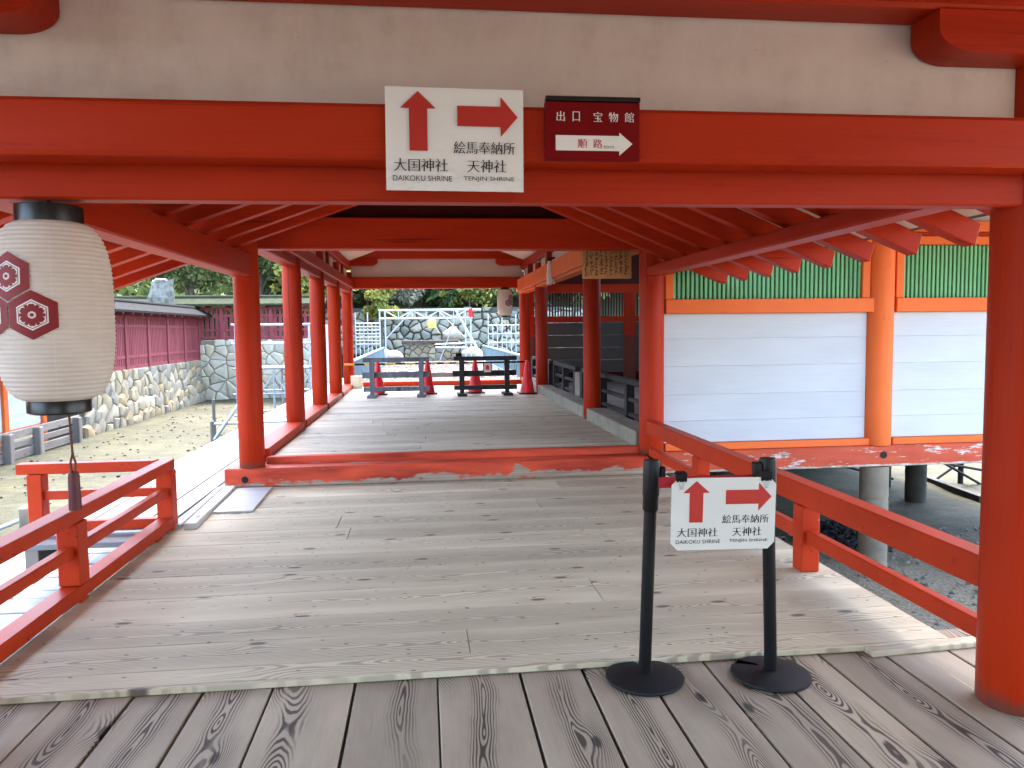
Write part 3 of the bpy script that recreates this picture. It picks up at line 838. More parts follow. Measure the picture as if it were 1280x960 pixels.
def flat_poly(name, pts, yoff, mat, parent):
    bm = bmesh.new(); bm.faces.new([bm.verts.new((x, yoff, z)) for x, z in pts])
    me = bpy.data.meshes.new(name); bm.to_mesh(me); bm.free()
    return link(name, me, parent, mat)

def sign_print(p, Wd, H, yo):
    X = lambda u: (u - .5) * Wd
    Z = lambda v: (.5 - v) * H
    flat_poly('arrow', [(X(.234), Z(.04)), (X(.362), Z(.205)), (X(.300), Z(.205)), (X(.300), Z(.615)), (X(.170), Z(.615)), (X(.170), Z(.205)), (X(.106), Z(.205))], yo, 'print_red', p)
    flat_poly('arrow', [(X(.958), Z(.270)), (X(.832), Z(.465)), (X(.832), Z(.368)), (X(.516), Z(.368)), (X(.516), Z(.170)), (X(.832), Z(.170)), (X(.832), Z(.075))], yo, 'print_red', p)
    for t, u0, u1, v0, v1, c in (('絵馬奉納所', .488, .937, .515, .635, (.012, -.012)), ('大国神社', .056, .446, .690, .815, (.014, -.016)), ('天神社', .586, .872, .690, .815, (.014, -.016)),
                              ('DAIKOKU SHRINE', .048, .474, .855, .908, None), ('TENJIN SHRINE', .558, .932, .855, .908, None)):
        fit_text(p, t, 'print_black', X(u0), X(u1), Z(v1), Z(v0), yo, c)

# big laminated sign on the lintel
def sheet_sign():
    Wd, H = .455, .334
    bm = bmesh.new(); n, m = 84, 62
    V = {}
    rd = random.Random(5)
    wv = [(rd.uniform(40, 150), rd.uniform(60, 190), rd.uniform(0, 6.3)) for _ in range(7)]
    for i in range(n + 1):
        for j in range(m + 1):
            u, v = i / n, j / m
            x, z = (u - .5) * Wd, (.5 - v) * H
            k = max(0.0, (v - .58 - .10 * math.sin(u * 7 + 1)) / .42) ** .8
            y = .0022 * k * sum(math.sin(a * x + b * z + c) / (1 + (a + b) / 120) for a, b, c in wv) / 2.0
            V[i, j] = bm.verts.new((x, y, z))
    for i in range(n):
        for j in range(m): bm.faces.new((V[i, j], V[i + 1, j], V[i + 1, j + 1], V[i, j + 1]))
    me = finish(bm, 'paper_sign', 40)
    p = link('paper_sign', me, None, 'laminated_sheet', (.1145, 2.590, 2.1775), (R(.0), R(.35), 0))
    meta(p, 'big shiny white laminated sign with two red arrows on the vermilion beam', 'sign')
    sign_print(p, Wd, H, -.0045)
sheet_sign()

def red_sign():
    p = box('direction_sign', (-.162, -.012, -.095), (.162, .012, .097), 'sign_red', None, .003)
    p.location = (.5765, 2.588, 2.211)
    meta(p, 'dark red route sign with white arrow pinned on the vermilion beam', 'sign')
    box('top_strip', (-.160, -.016, .0975), (.163, .014, .113), 'black_lacquer', p, .002)
    X = lambda x: ((x - 80) / 1030 - .5) * .324
    Z = lambda y: (.5 - (y - 145) / 595) * .192
    yo = -.0135
    for t, a, b in (('出', 200, 290), ('口', 374, 452), ('宝', 600, 695), ('物', 765, 868), ('館', 938, 1042)):
        fit_text(p, t, 'print_white', X(a), X(b), Z(348), Z(248), yo, (.012, -.012))
    flat_poly('arrow', [(X(190), Z(490)), (X(880), Z(490)), (X(880), Z(455)), (X(1025), Z(570)), (X(880), Z(692)), (X(880), Z(645)), (X(190), Z(645))], yo, 'print_white', p)
    for t, a, b in (('順', 428, 530), ('路', 594, 694)):
        fit_text(p, t, 'print_red', X(a), X(b), Z(620), Z(525), yo - .001, (.012, -.012))
    fit_text(p, 'ROUTE', 'print_black', X(712), X(824), Z(620), Z(592), yo - .001, None)
red_sign()

# stanchions and the hanging sign
def stanchion(x, y, tx, rz, label, notch):
    t = empty('stanchion', (x, y, -.026), label, 'stanchion', 'black belt stanchions holding the small sign')
    t.rotation_euler = (0, 0, rz)
    prof = [(0, .0), (.172, .0), (.176, .006), (.174, .014), (.15, .020), (.10, .027), (.06, .031), (0, .034)]
    b = lathe('base', prof, 'black_rubber', t, (0, 0, 0), 64, 30, ((notch, notch + 1, notch + 2), (2, 3, 4, 5)))
    pl = lathe('pole', [(0, 0), (.028, 0), (.028, .70), (.028, .76), (0, .765)], 'black_plastic', t, (0, 0, .03), 24)
    pl.rotation_euler = (0, tx, 0)
    hd = lathe('head', [(0, .735), (.030, .735), (.0345, .745), (.0345, .80), (.037, .81), (.037, .955), (.034, .965), (0, .967)], 'black_plastic', t, (0, 0, .03), 24)
    hd.rotation_euler = (0, tx, 0)
    bx = box('belt_slot', (.034, -.02, .86), (.060, .02, .935), 'black_plastic', hd, .004) if tx > 0 else box('belt_slot', (-.066, -.022, .875), (-.034, .022, .95), 'black_plastic', hd, .004)
    return t
s1 = stanchion(.958, 3.262, R(1.9), 0, 'black stanchion with round base, the one without the sign in front of its pole', 14)
s2 = stanchion(1.530, 3.215, R(-1.6), 0, 'black stanchion whose pole stands behind the small white sign', 22)
bt = box('belt', (-.235, -.001, -.024), (.235, .001, .024), 'belt_red'); bt.location = (1.245, 3.225, .872)
meta(bt, 'red retractable belt stretched between the two black stanchions', 'belt')
def board_sign():
    Wd, H, c = .462, .315, .03
    pts = [(-Wd / 2 + c, H / 2), (Wd / 2 - c, H / 2), (Wd / 2, H / 2 - c), (Wd / 2, -H / 2 + c), (Wd / 2 - c, -H / 2), (-Wd / 2 + c, -H / 2), (-Wd / 2, -H / 2 + c), (-Wd / 2, H / 2 - c)]
    bm = bmesh.new(); add_prism(bm, pts, 'y', -.003, .003)
    p = link('board_sign', finish(bm, 'board_sign'), None, 'sheet_white', (1.267, 3.13, .748), (R(1), R(.9), R(-1)))
    meta(p, 'small white sign with clipped corners hanging between the black stanchions', 'sign')
    sign_print(p, Wd, H, -.0042)
    for x in (-.19, .185):
        bm = bmesh.new()
        add_prism(bm, [(-.012, .150), (.0, .146), (.030, .176), (.018, .184)], 'x', x - .022, x + .022)
        add_prism(bm, [(-.008, .142), (.008, .142), (.012, .182), (-.012, .182)], 'x', x - .0222, x + .0222)
        cl = link('binder_clip', finish(bm, 'binder_clip'), p, 'black_plastic')
        tubes('clip_wire', [((x - .012, -.010, .146), (x - .005, -.008, .112)), ((x - .005, -.008, .112), (x + .005, -.008, .112)), ((x + .005, -.008, .112), (x + .012, -.010, .146))], .0016, 'steel_pipe', cl, 6)
board_sign()

# ------------------------------------------------------------------ paper lanterns
def lantern(loc, sc, phi, label):
    t = empty('paper_lantern', loc, label, 'lantern', 'white paper lanterns with red crests')
    t.scale = (sc, sc, sc * 1.03)
    Hh, Rm = .610, .193
    def rad(s):   # s 0 bottom .. 1 top
        e = abs(2 * s - 1)
        return .098 + (Rm - .098) * (1 - e ** 3.4) ** .52
    prof = []
    nr = 40
    for k in range(nr * 4 + 1):
        s = k / (nr * 4)
        fr = (k % 4) / 4
        prof.append((rad(s) - .0038 * abs(math.sin(PI * s * nr)) , (s - 1) * Hh - .055))
    lathe('shade', prof, 'lantern_paper', t, (0, 0, 0), 56, 60)
    lathe('top_cap', [(0, .0), (.106, .0), (.108, -.006), (.108, -.058), (.102, -.062), (0, -.062)], 'black_lacquer', t, (0, 0, 0), 40)
    lathe('bottom_cap', [(0, -.655), (.099, -.655), (.103, -.660), (.103, -.705), (.098, -.710), (0, -.710)], 'black_lacquer', t, (0, 0, 0), 40)
    tubes('hanger', [((0, 0, 0), (0, 0, .022))], .006, 'iron', t)
    tubes('cord', [((.03, 0, -.71), (.035, 0, -.855)), ((.035, 0, -.855), (.026, 0, -.89)), ((.026, 0, -.89), (.030, 0, -.925)), ((.035, 0, -.855), (.044, 0, -.89)), ((.044, 0, -.89), (.040, 0, -.925))], .0042, 'cord_brown', t, 6)
    bm = bmesh.new(); add_lathe(bm, [(0, -.918), (.014, -.92), (.019, -.932), (.021, -1.02), (.022, -1.055), (0, -1.055)], 20, None, .035, 0)
    link('tassel', finish(bm, 'tassel', 35), t, 'tassel_red')
    # crest of three hexagons wrapped on the shade
    def wrap(a, z, off):
        s = (z + .055) / Hh + 1
        r = rad(min(max(s, 0), 1)) + off
        th = phi + 1.10 * a / Rm
        return (r * math.sin(th), -r * math.cos(th), z)
    def fan(bm, outline, ca, cz, off, steps=4):
        """star-shaped patch about its centre"""
        n = len(outline)
        prev = None; cen = bm.verts.new(wrap(ca, cz, off))
        for k in range(1, steps + 1):
            f = k / steps
            ring = [bm.verts.new(wrap(ca + (a - ca) * f, cz + (z - cz) * f, off)) for a, z in outline]
            for i in range(n):
                if prev is None: bm.faces.new((cen, ring[i], ring[(i + 1) % n]))
                else: bm.faces.new((prev[i], ring[i], ring[(i + 1) % n], prev[(i + 1) % n]))
            prev = ring
    def hexa(ca, cz, r, sub=5):
        P = [(ca + r * math.sin(k * PI / 3), cz + r * math.cos(k * PI / 3)) for k in range(6)]
        return [(P[i][0] + (P[(i + 1) % 6][0] - P[i][0]) * j / sub, P[i][1] + (P[(i + 1) % 6][1] - P[i][1]) * j / sub) for i in range(6) for j in range(sub)]
    Rr = .0835
    cz0 = -.332
    for ca, cz in ((0, cz0 + Rr), (-.0723, cz0 - Rr / 2), (.0723, cz0 - Rr / 2)):
        bm = bmesh.new(); fan(bm, hexa(ca, cz, .0805), ca, cz, .0016); c = link('crest', finish(bm, 'crest', 60), t, 'crest_red')
        bm = bmesh.new(); fan(bm, hexa(ca, cz, .0505), ca, cz, .0026); link('crest_field', finish(bm, 'crest_field', 60), c, 'print_white')
        bm = bmesh.new()
        o1, o2 = hexa(ca, cz, .0455), hexa(ca, cz, .0430)
        A = [bm.verts.new(wrap(a, z, .0034)) for a, z in o1]; Bq = [bm.verts.new(wrap(a, z, .0034)) for a, z in o2]
        for i in range(len(A)): bm.faces.new((A[i], A[(i + 1) % len(A)], Bq[(i + 1) % len(A)], Bq[i]))
        for q in range(6):
            an = q * PI / 3
            pc = (ca + .0245 * math.sin(an), cz + .0245 * math.cos(an))
            out = []
            for k in range(14):
                u = k / 14 * 2 * PI
                rx, rz_ = .0105 * math.sin(u), .0135 * math.cos(u)
                if abs(u) < .3 or abs(u - 2 * PI) < .3: rz_ *= .80
                out.append((pc[0] + rx * math.cos(an) + rz_ * math.sin(an), pc[1] - rx * math.sin(an) + rz_ * math.cos(an)))
            fan(bm, out, pc[0], pc[1], .0036, 2)
            an += PI / 6
            for sd in (-1, 1):
                pa = (ca + .010 * math.sin(an), cz + .010 * math.cos(an)); pb = (ca + .036 * math.sin(an + sd * .07), cz + .036 * math.cos(an + sd * .07))
                d = (pb[0] - pa[0], pb[1] - pa[1]); l = math.hypot(*d); nn = (-d[1] / l * .0016, d[0] / l * .0016)
                bm.faces.new([bm.verts.new(wrap(x, z, .0036)) for x, z in ((pa[0] - nn[0], pa[1] - nn[1]), (pb[0] - 2 * nn[0], pb[1] - 2 * nn[1]), (pb[0] + 2 * nn[0], pb[1] + 2 * nn[1]), (pa[0] + nn[0], pa[1] + nn[1]))])
        fan(bm, [(ca + .006 * math.sin(k), cz + .006 * math.cos(k)) for k in np.linspace(0, 2 * PI, 12, endpoint=False)], ca, cz, .0038, 1)
        link('crest_flower', finish(bm, 'crest_flower', 60), c, 'crest_red')
    return t
lantern((-1.262, 2.81, 1.985), .965, R(-19), 'big white paper lantern with red crest hanging under the front beam')
lantern((1.83, 17.3, 2.50), .93, R(44), 'small pink paper lantern hanging at the far end opening')

# ------------------------------------------------------------------ plaque, white paper streamer
pq = box('wooden_plaque', (-.268, -.015, -.155), (.268, .015, .155), 'plaque_wood', None, .006); pq.location = (1.971, 8.155, 2.24)
meta(pq, 'brown wooden plaque with faded brush writing high on the right columns', 'plaque')
bm = bmesh.new()
rr = random.Random(3)
for i in range(9):
    x = -.225 + i * .054
    z = .125
    while z > -.115:
        h = rr.uniform(.020, .034)
        for k in range(4):
            a, b = x + rr.uniform(-.020, .004), z - rr.uniform(0, h)
            ww, hh = rr.uniform(.014, .034), rr.uniform(.004, .007)
            if rr.random() < .45: ww, hh = hh, rr.uniform(.016, .030)
            bm.faces.new([bm.verts.new((a + u, -.0165, b + v)) for u, v in ((0, 0), (ww, .003), (ww, hh + .003), (0, hh))])
        z -= h + .004
meta(link('brush_mark', finish(bm, 'brush_mark'), pq, 'print_black'), kind='stuff')
st = empty('paper_streamer', (2.17, 13.2, 2.72), 'white rope tassel hanging from a peg on the orange beam', 'tassel')
tubes('peg', [((-.02, 0, .02), (.10, -.03, .06))], .018, 'iron', st)
bm = bmesh.new()
for k in range(9):
    a = rr.uniform(-.05, .06); b = rr.uniform(-.04, .04)
    add_tube(bm, (a * .3, b * .3, .0), (a, b, -.22), .017, .022, 6); add_tube(bm, (a, b, -.22), (a * 1.5, b * 1.5, rr.uniform(-.36, -.42)), .022, .012, 6)
link('rope_strands', finish(bm, 'rope_strands', 60), st, 'rope_white')

# ------------------------------------------------------------------ barriers, cones at the far end
def barrier(x0, x1, legs, mat, label, yy=15.2):
    t = empty('barrier', ((x0 + x1) / 2, yy, .25), label, 'barrier', 'plank barriers closing the far end of the hall')
    c = (x0 + x1) / 2
    box('top_plank', (x0 - c, -.03, .69), (x1 - c, .03, .775), mat, t)
    box('low_plank', (x0 - c, -.03, .11), (x1 - c, .03, .20), mat, t)
    box('mid_plank', (x0 - c - .02, .034, .38), (x1 - c, .07, .49), mat, t)
    for x in legs:
        box('leg', (x - c - .042, -.034, .04), (x - c + .042, -.0305 + .0, .74), mat, t)
        box('leg_core', (x - c - .05, -.0295, .202), (x - c + .05, .0295, .688), mat, t)
        box('foot', (x - c - .09, -.26, 0), (x - c + .09, .26, .05), mat, t)
barrier(-1.20, .09, (-1.03, -.07), 'grey_plank', 'grey plank barrier, the one nearer the row of left columns')
barrier(.57, 1.83, (.73, 1.63), 'dark_plank', 'near black plank barrier with a small notice on it')
def make_cone(x, yy, label):
    t = empty('traffic_cone', (x, yy, .25), label, 'traffic cone', 'red traffic cones behind the plank barriers')
    box('base', (-.19, -.19, 0), (.19, .19, .03), 'black_rubber', t, .01)
    lathe('body', [(.15, .03), (.145, .05), (.035, .66), (.030, .675), (0, .675)], 'cone_red', t, (0, 0, 0), 24)
    return t
cone = make_cone(-.95, 15.75, 'red traffic cone behind the leftmost leg of the grey barrier')
for x, yy, lb in ((.055, 15.75, 'red traffic cone beside the right leg of the grey barrier'), (1.03, 15.75, 'red traffic cone behind the near black barrier'), (2.06, 15.35, 'red traffic cone standing at the foot of the right far column')):
    c = copy_tree(cone, None, label=lb); c.location = (x, yy, .25)
for xa, xb, lb in ((-1.62, .02, 'black and yellow cone bar over the grey barrier'), (.0, 1.03, 'black and yellow cone bar bridging the gap between the barriers'), (1.03, 2.06, 'black cone bar ending at the right far column')):
    t = empty('cone_bar', ((xa + xb) / 2, 15.78, .875), lb, 'bar')
    L = xb - xa; n = 8
    for k in range(n):
        tubes('bar_band', [((-L / 2 + L * k / n, 0, 0), (-L / 2 + L * (k + 1) / n, 0, 0))], .02, 'yellow' if k % 2 == (0 if xa < -1 else 1) and xa < .5 else 'black_plastic', t)
nt_ = box('notice', (-.085, -.004, -.105), (.085, .004, .105), 'sheet_white', None, .001); nt_.location = (1.235, 15.12, .80)
meta(nt_, 'small framed white notice hung on the near black barrier', 'notice')
bm = bmesh.new()
for a, b in (((-.085, -.105), (.085, -.09)), ((-.085, .09), (.085, .105)), ((-.085, -.09), (-.07, .09)), ((.07, -.09), (.085, .09))): add_box(bm, (a[0], -.008, a[1]), (b[0], -.0045, b[1]))
link('frame', finish(bm, 'frame'), nt_, 'dark_red')
flat_poly('picture', [(-.03, -.04), (.03, -.05), (.04, .03), (.0, .06), (-.04, .03)], -.0048, 'cone_red', nt_)
eb = empty('end_board', (0, 17.6, .25), 'long weathered board lying across the end of the hall floor', 'board')
plank('timber', 3.5, .10, .06, 'grey_plank', eb, (.2, .2, .27), 0, .006, (R(80), 0, 0))
meta(box('plank_stub', (-1.66, 17.5, .26), (-1.40, 17.62, .54), 'plank_pale'), 'pale timber block at the foot of the last left column', 'block')

# ------------------------------------------------------------------ stone walls with separate stones
def clip(poly, p, nrm):
    out = []
    for i in range(len(poly)):
        a, b = poly[i], poly[(i + 1) % len(poly)]
        da = (a[0] - p[0]) * nrm[0] + (a[1] - p[1]) * nrm[1]; db = (b[0] - p[0]) * nrm[0] + (b[1] - p[1]) * nrm[1]
        if da <= 0: out.append(a)
        if (da < 0) != (db < 0):
            t = da / (da - db); out.append((a[0] + (b[0] - a[0]) * t, a[1] + (b[1] - a[1]) * t))
    return out
def stone_wall(loc, rz, L, H, cw, ch, batter, mat, label, seed=1, bed='mortar', cat='wall', top_jag=.0, depth=.09):
    t = empty('stone_wall', loc, label, cat, rz=rz)
    rd = random.Random(seed)
    pts = []
    j = 0
    z = ch / 2
    while z < H + ch:
        x = cw / 2 * (1 + j % 2) - cw
        while x < L + cw:
            pts.append((x + rd.uniform(-.36, .36) * cw, z + rd.uniform(-.34, .34) * ch)); x += cw * rd.uniform(.75, 1.3)
        z += ch; j += 1
    for i, p in enumerate(pts):
        if not (0 < p[0] < L and 0 < p[1] < H): continue
        hh = H - rd.uniform(0, top_jag)
        poly = [(0, 0), (L, 0), (L, hh), (0, hh)]
        poly = [(max(0, p[0] - 2 * cw), 0), (min(L, p[0] + 2 * cw), 0), (min(L, p[0] + 2 * cw), hh), (max(0, p[0] - 2 * cw), hh)]
        for q in pts:
            if q is p or abs(q[0] - p[0]) > 3 * cw or abs(q[1] - p[1]) > 3 * ch: continue
            m = ((p[0] + q[0]) / 2, (p[1] + q[1]) / 2); poly = clip(poly, m, (q[0] - p[0], q[1] - p[1]))
            if len(poly) < 3: break
        if len(poly) < 3: continue
        cx = sum(a for a, _ in poly) / len(poly); cz = sum(b for _, b in poly) / len(poly)
        gap = .008 * cw / .35
        def ring(f, y): 
            r = []
            for a, b in poly:
                d = math.hypot(a - cx, b - cz) or 1e-6
                k = max(.05, (d * f - gap) / d)
                r.append((a * k + cx * (1 - k) - cx, y, b * k + cz * (1 - k) - cz))
            return r
        d0 = rd.uniform(.6, 1.4) * depth
        tx, tz = rd.uniform(-.10, .10), rd.uniform(-.10, .10)
        bm = bmesh.new()
        rings = [ring(1, .06), ring(1.0, -d0 * .35), ring(.80, -d0 * .85), ring(.45, -d0)]
        vs = [[bm.verts.new((a, y + (tx * a + tz * c if y < 0 else 0), c)) for a, y, c in rg_] for rg_ in rings]
        for A, Bv in zip(vs, vs[1:]):
            for k in range(len(A)): bm.faces.new((A[k], A[(k + 1) % len(A)], Bv[(k + 1) % len(A)], Bv[k]))
        bm.faces.new(vs[-1])
        link('stone', finish(bm, 'stone', 28), t, mat, (cx, batter * cz, cz))
    bm = bmesh.new(); add_prism(bm, [(.035, 0), (1.2, 0), (1.2, H - .05), (.035 + batter * H, H - .05)], 'x', 0, L)
    link('backing', finish(bm, 'backing'), t, bed)
    return t
# along the left shore, facing +X : local x -> +Y... rz=90deg maps local x to +Y and local -y to +X
stone_wall((-9.0, 21.4, -1.28), R(90), 11.6, 1.72, .46, .36, .20, 'wall_stone', 'long pale boulder wall below the pink fence on the left shore', 4)
stone_wall((-9.35, 33.0, -1.28), 0, 5.05, 2.55, .52, .33, .10, 'masonry_stone', 'tall pale masonry wall turning the corner behind the sand flat', 5, 'mortar_pale')
stone_wall((-6.5, 44, .2), 0, 16, 2.7, .56, .40, .25, 'rock_grey', 'high grey boulder wall closing the view behind the scaffold gate', 6, top_jag=.5, depth=.34)
stone_wall((-1.0, 39.5, -.2), 0, 2.6, 1.05, .40, .30, .08, 'wall_stone', 'low ochre stone retaining wall at the end of the sandy path', 8)
meta(box('capstone', (-1.15, 39.3, .87), (1.75, 39.9, 1.05), 'path_sand', None, .03), 'long pale capstone on top of the low ochre wall', 'capstone')
for k, (x, yy, s, lb) in enumerate(((-2.1, 38.6, .55, 'big round grey boulder left of the low ochre wall'), (-1.5, 37.4, .5, 'grey boulder on the sandy path edge near the gate leg'), (2.4, 39.0, .60, 'big pale boulder right of the low ochre wall'), (1.5, 41.5, .55, 'rounded white boulder on top behind the capstone'))):
    bm = bmesh.new(); bmesh.ops.create_icosphere(bm, subdivisions=3, radius=s)
    rd = random.Random(k)
    a = [Vector((rd.uniform(-1, 1), rd.uniform(-1, 1), rd.uniform(-1, 1))).normalized() for _ in range(9)]
    for v in bm.verts:
        n = v.co.normalized()
        v.co *= min(1 - .0, min(.78 / max(n.dot(q), .3) if n.dot(q) > .5 else 1.3 for q in a)) ; v.co.z *= .75
    o_ = link('boulder', finish(bm, 'boulder', 50), None, 'rock_grey', (x, yy, .25 if k != 3 else 1.3)); meta(o_, lb, 'boulder', 'boulders at the end of the path')

# ------------------------------------------------------------------ pink fences with roofs
def pink_fence(loc, rz, L, nb, h, label, roofmat, slat=.135, rw=.55):
    t = empty('palisade_fence', loc, label, 'fence', rz=rz)
    w_ = L / nb
    for k in range(nb + 1):
        box('post', (k * w_ - .075, -.09, 0), (k * w_ + .075, .09, h), 'fence_pink', t)
    for z0, z1 in ((.0, .12), (.34, .44), (h - .40, h - .30), (h - .10, h)):
        box('rail', (.0, -.05, z0), (L, .05, z1), 'fence_pink', t)
    bm = bmesh.new()
    for k in range(nb):
        n = int((w_ - .15) / slat)
        for i in range(n):
            x = k * w_ + .075 + (w_ - .15) * (i + .5) / n
            add_box(bm, (x - slat * .33, -.035, .44), (x + slat * .33, -.005, h - .40))
            add_box(bm, (x - slat * .36, -.035, .12), (x + slat * .28, -.005, .34))
            add_box(bm, (x - slat * .20, -.035, h - .30), (x + slat * .20, -.005, h - .10))
    meta(link('slats', finish(bm, 'slats'), t, 'fence_pink'), kind='stuff').name = 'slat'
    for i, x in enumerate(np.arange(.3, L, .8)):
        box('roof_bracket', (x - .05, -rw * .9, h + .0), (x + .05, rw * .9, h + .08), 'fence_pink', t)
    prism('roof', [(-rw, h + .06), (0, h + .34), (rw, h + .06), (rw, h + .13), (0, h + .42), (-rw, h + .13)], 'x', -.3, L + .3, roofmat, t)
    tubes('ridge_cap', [((-.3, 0, h + .43), (L + .3, 0, h + .43))], .07, roofmat, t)
    return t
pink_fence((-9.35, 21.3, .42), R(90), 11.9, 6, 1.72, 'pink plank palisade with dark roof on the boulder wall', 'roof_shingle')
pink_fence((-16.5, 33.45, 1.26), 0, 12.1, 6, 1.35, 'farther pink palisade with mossy roof crossing behind', 'roof_moss', .2)
# pale tree trunk standing behind the roof
def pale_trunk():
    t = empty('cut_tree', (-10.45, 31.5, -.1), 'pale cut tree trunk rising behind the pink fence roof', 'tree trunk')
    bm = bmesh.new(); n = 18
    rd = random.Random(9)
    prev = None
    ph = [rd.uniform(0, 6) for _ in range(6)]
    for j in range(17):
        z = j / 16 * 3.72; r = .37 + .05 * j / 16 + .05 * math.sin(j * 1.1)
        ring = []
        for k in range(n):
            a = 2 * PI * k / n
            q = r * (1 + .16 * math.sin(3 * a + ph[0] + z * 1.3) + .10 * math.sin(7 * a + ph[1] - z * 2) + rd.uniform(-.10, .10))
            ring.append(bm.verts.new((q * math.cos(a) + .07 * z + .05 * max(0, z - 2.6), q * math.sin(a), z + (rd.uniform(-.14, .10) if j == 16 else 0))))
        if prev:
            for k in range(n): bm.faces.new((prev[k], prev[(k + 1) % n], ring[(k + 1) % n], ring[k]))
        prev = ring
    bm.faces.new(prev)
    link('trunk', finish(bm, 'trunk', 30), t, 'pale_bark')
pale_trunk()
# low stockade at the left edge
sk = empty('stockade', (-8.9, 13.4, -1.25), 'low weathered stockade of three grey planks on the sand flat', 'fence')
for k, yy in enumerate((0.4, 2.5, 4.0, 5.3, 7.3)):
    box('post', (-.09, yy - .09, -.1), (.09, yy + .09, .68), 'log_grey', sk, .02)
for z0, z1 in ((.06, .26), (.32, .46), (.52, .70)):
    for a, b in ((.0, 4.0), (4.02, 7.6)): plank('plank', b - a, z1 - z0, .06, 'log_grey', sk, (-.06, (a + b) / 2, (z0 + z1) / 2), 0, .01, (PI / 2, 0, PI / 2))
# white shrine building at the left edge
wh = empty('shrine_building', (-9.8, 17.6, -1.25), 'white panelled shrine building with orange frame at the left edge', 'building')
for yy in (-4.2, -1.4, 1.4, 3.2): box('post', (-.1, yy - .09, .0), (.1, yy + .09, 2.6), 'orange_frame', wh, .01)
for a, b in ((-4.1, -1.5), (-1.3, 1.3), (1.5, 3.1)):
    for k in range(4): box('wall_board', (-.03, a, .55 + .34 * k), (.03, b, .55 + .34 * k + .337), 'board_white', wh, .003)
    box('head_beam', (-.08, a, 1.915), (.09, b, 2.10), 'orange_frame', wh)
    box('foot_beam', (-.08, a, .47), (.025, b, .545), 'orange_frame', wh)
    box('upper_board', (-.03, a, 2.102), (.03, b, 2.6), 'board_white', wh)
prism('roof', [(-3.2, 2.6), (-1.0, 3.7), (1.2, 2.6), (1.2, 2.8), (-1.0, 3.95), (-3.2, 2.8)], 'y', -4.8, 3.9, 'roof_shingle', wh)
box('end_wall', (-2.1, 3.12, .3), (-.105, 3.22, 2.6), 'board_white', wh)
# pipe handrail at the boardwalk edge
pr = empty('pipe_rail', (-3.3, 13, 0), 'small grey pipe railing leaning at the boardwalk edge', 'railing')
tubes('pipe', [((-.19, 0, -1.3), (-.19, 0, .10)), ((-1.3, 4.3, -1.3), (-1.3, 4.3, .10))], .035, 'log_grey', pr)
tubes('pipe', [((-.19, 0, .05), (1.2, .2, .05))], .022, 'steel_pipe', pr)
tubes('pipe', [((-.15, -.05, -.2), (.42, .0, .62))], .028, 'steel_pipe', pr)

# ------------------------------------------------------------------ path beyond the hall, scaffold gate, fences
bm = bmesh.new(); add_box(bm, (-2.4, 18.35, -1.5), (3.4, 48, .0), .02)
meta(link('path', finish(bm, 'path'), None, 'path_sand'), 'pale sandy path leading from the hall end to the boulder wall', kind='structure')
def steel_fence(x, y0, y1, label):
    t = empty('steel_fence', (x, y0, 0), label, 'fence', 'pale blue steel fences beside the sandy path')
    L = y1 - y0
    tubes('top_rail', [((0, 0, .80), (0, L, .80))], .045, 'rail_steel', t)
    tubes('low_rail', [((0, 0, .12), (0, L, .12))], .03, 'rail_steel', t)
    bm = bmesh.new()
    for k in range(int(L / .45)): add_tube(bm, (0, .05 + .45 * k, .12), (0, .05 + .45 * k, .80), .022, None, 5, False)
    meta(link('bar', finish(bm, 'bar', 60), t, 'rail_steel'), kind='stuff')
    for k in range(int(L / 3) + 1): tubes('post', [((0, 3 * k, 0), (0, 3 * k, .84))], .04, 'rail_steel', t)
steel_fence(-1.80, 19.5, 34.5, 'pale blue steel bar fence on the side of the left columns')
steel_fence(2.75, 19.5, 36, 'pale blue steel bar fence on the side of the small lantern')
def ygate():
    t = empty('scaffold_gate', (.1, 35, 0), 'silver truss scaffold gate spanning the sandy path', 'scaffold')
    for x in (-1.95, 1.9):
        for d in (-.12, .12): tubes('leg', [((x + d, 0, 0), (x + d, 0, 2.46))], .035, 'steel_pipe', t)
        s = -1 if x < 0 else 1
        tubes('brace', [((x - s * .15, 0, 1.2), (x - s * 1.3, 0, 2.4))], .026, 'steel_pipe', t)
    tubes('chord', [((-2.1, 0, 2.46), (2.5, 0, 2.46))], .04, 'steel_pipe', t)
    tubes('chord', [((-2.1, 0, 2.09), (2.1, 0, 2.09))], .04, 'steel_pipe', t)
    for k in range(6):
        a = -1.85 + .62 * k
        tubes('web', [((a, 0, 2.09 if k % 2 else 2.46), (a + .62, 0, 2.46 if k % 2 else 2.09))], .026, 'steel_pipe', t)
        tubes('web', [((a, 0, 2.09), (a, 0, 2.46))], .022, 'steel_pipe', t)
    tubes('prop', [((1.35, 0, 2.44), (2.6, -1.5, -.0))], .05, 'steel_pipe', t)
    tubes('prop', [((1.5, 0, 2.5), (.55, .8, .0))], .024, 'steel_pipe', t)
    tubes('rail', [((.4, -.6, .92), (2.2, -.6, .98)), ((.4, -.6, .78), (2.2, -.6, .74))], .03, 'steel_pipe', t)
ygate()
sk_ = empty('sack', (.36, 34.85, 1.70), 'yellow plastic sack hanging from the scaffold gate', 'sack')
lathe('bag', [(0, 0), (.16, .02), (.20, .12), (.17, .30), (.10, .42), (.04, .46), (0, .46)], 'sack_yellow', sk_, (0, 0, -.06), 14, 60)
tubes('string', [((0, 0, .38), (0, 0, .58))], .01, 'rope_white', sk_)
meta(box('red_flag', (2.02, 34.9, 2.12), (2.20, 34.93, 2.52), 'cone_red', None, .004), 'small red marker plate at the right end of the scaffold truss', 'marker')
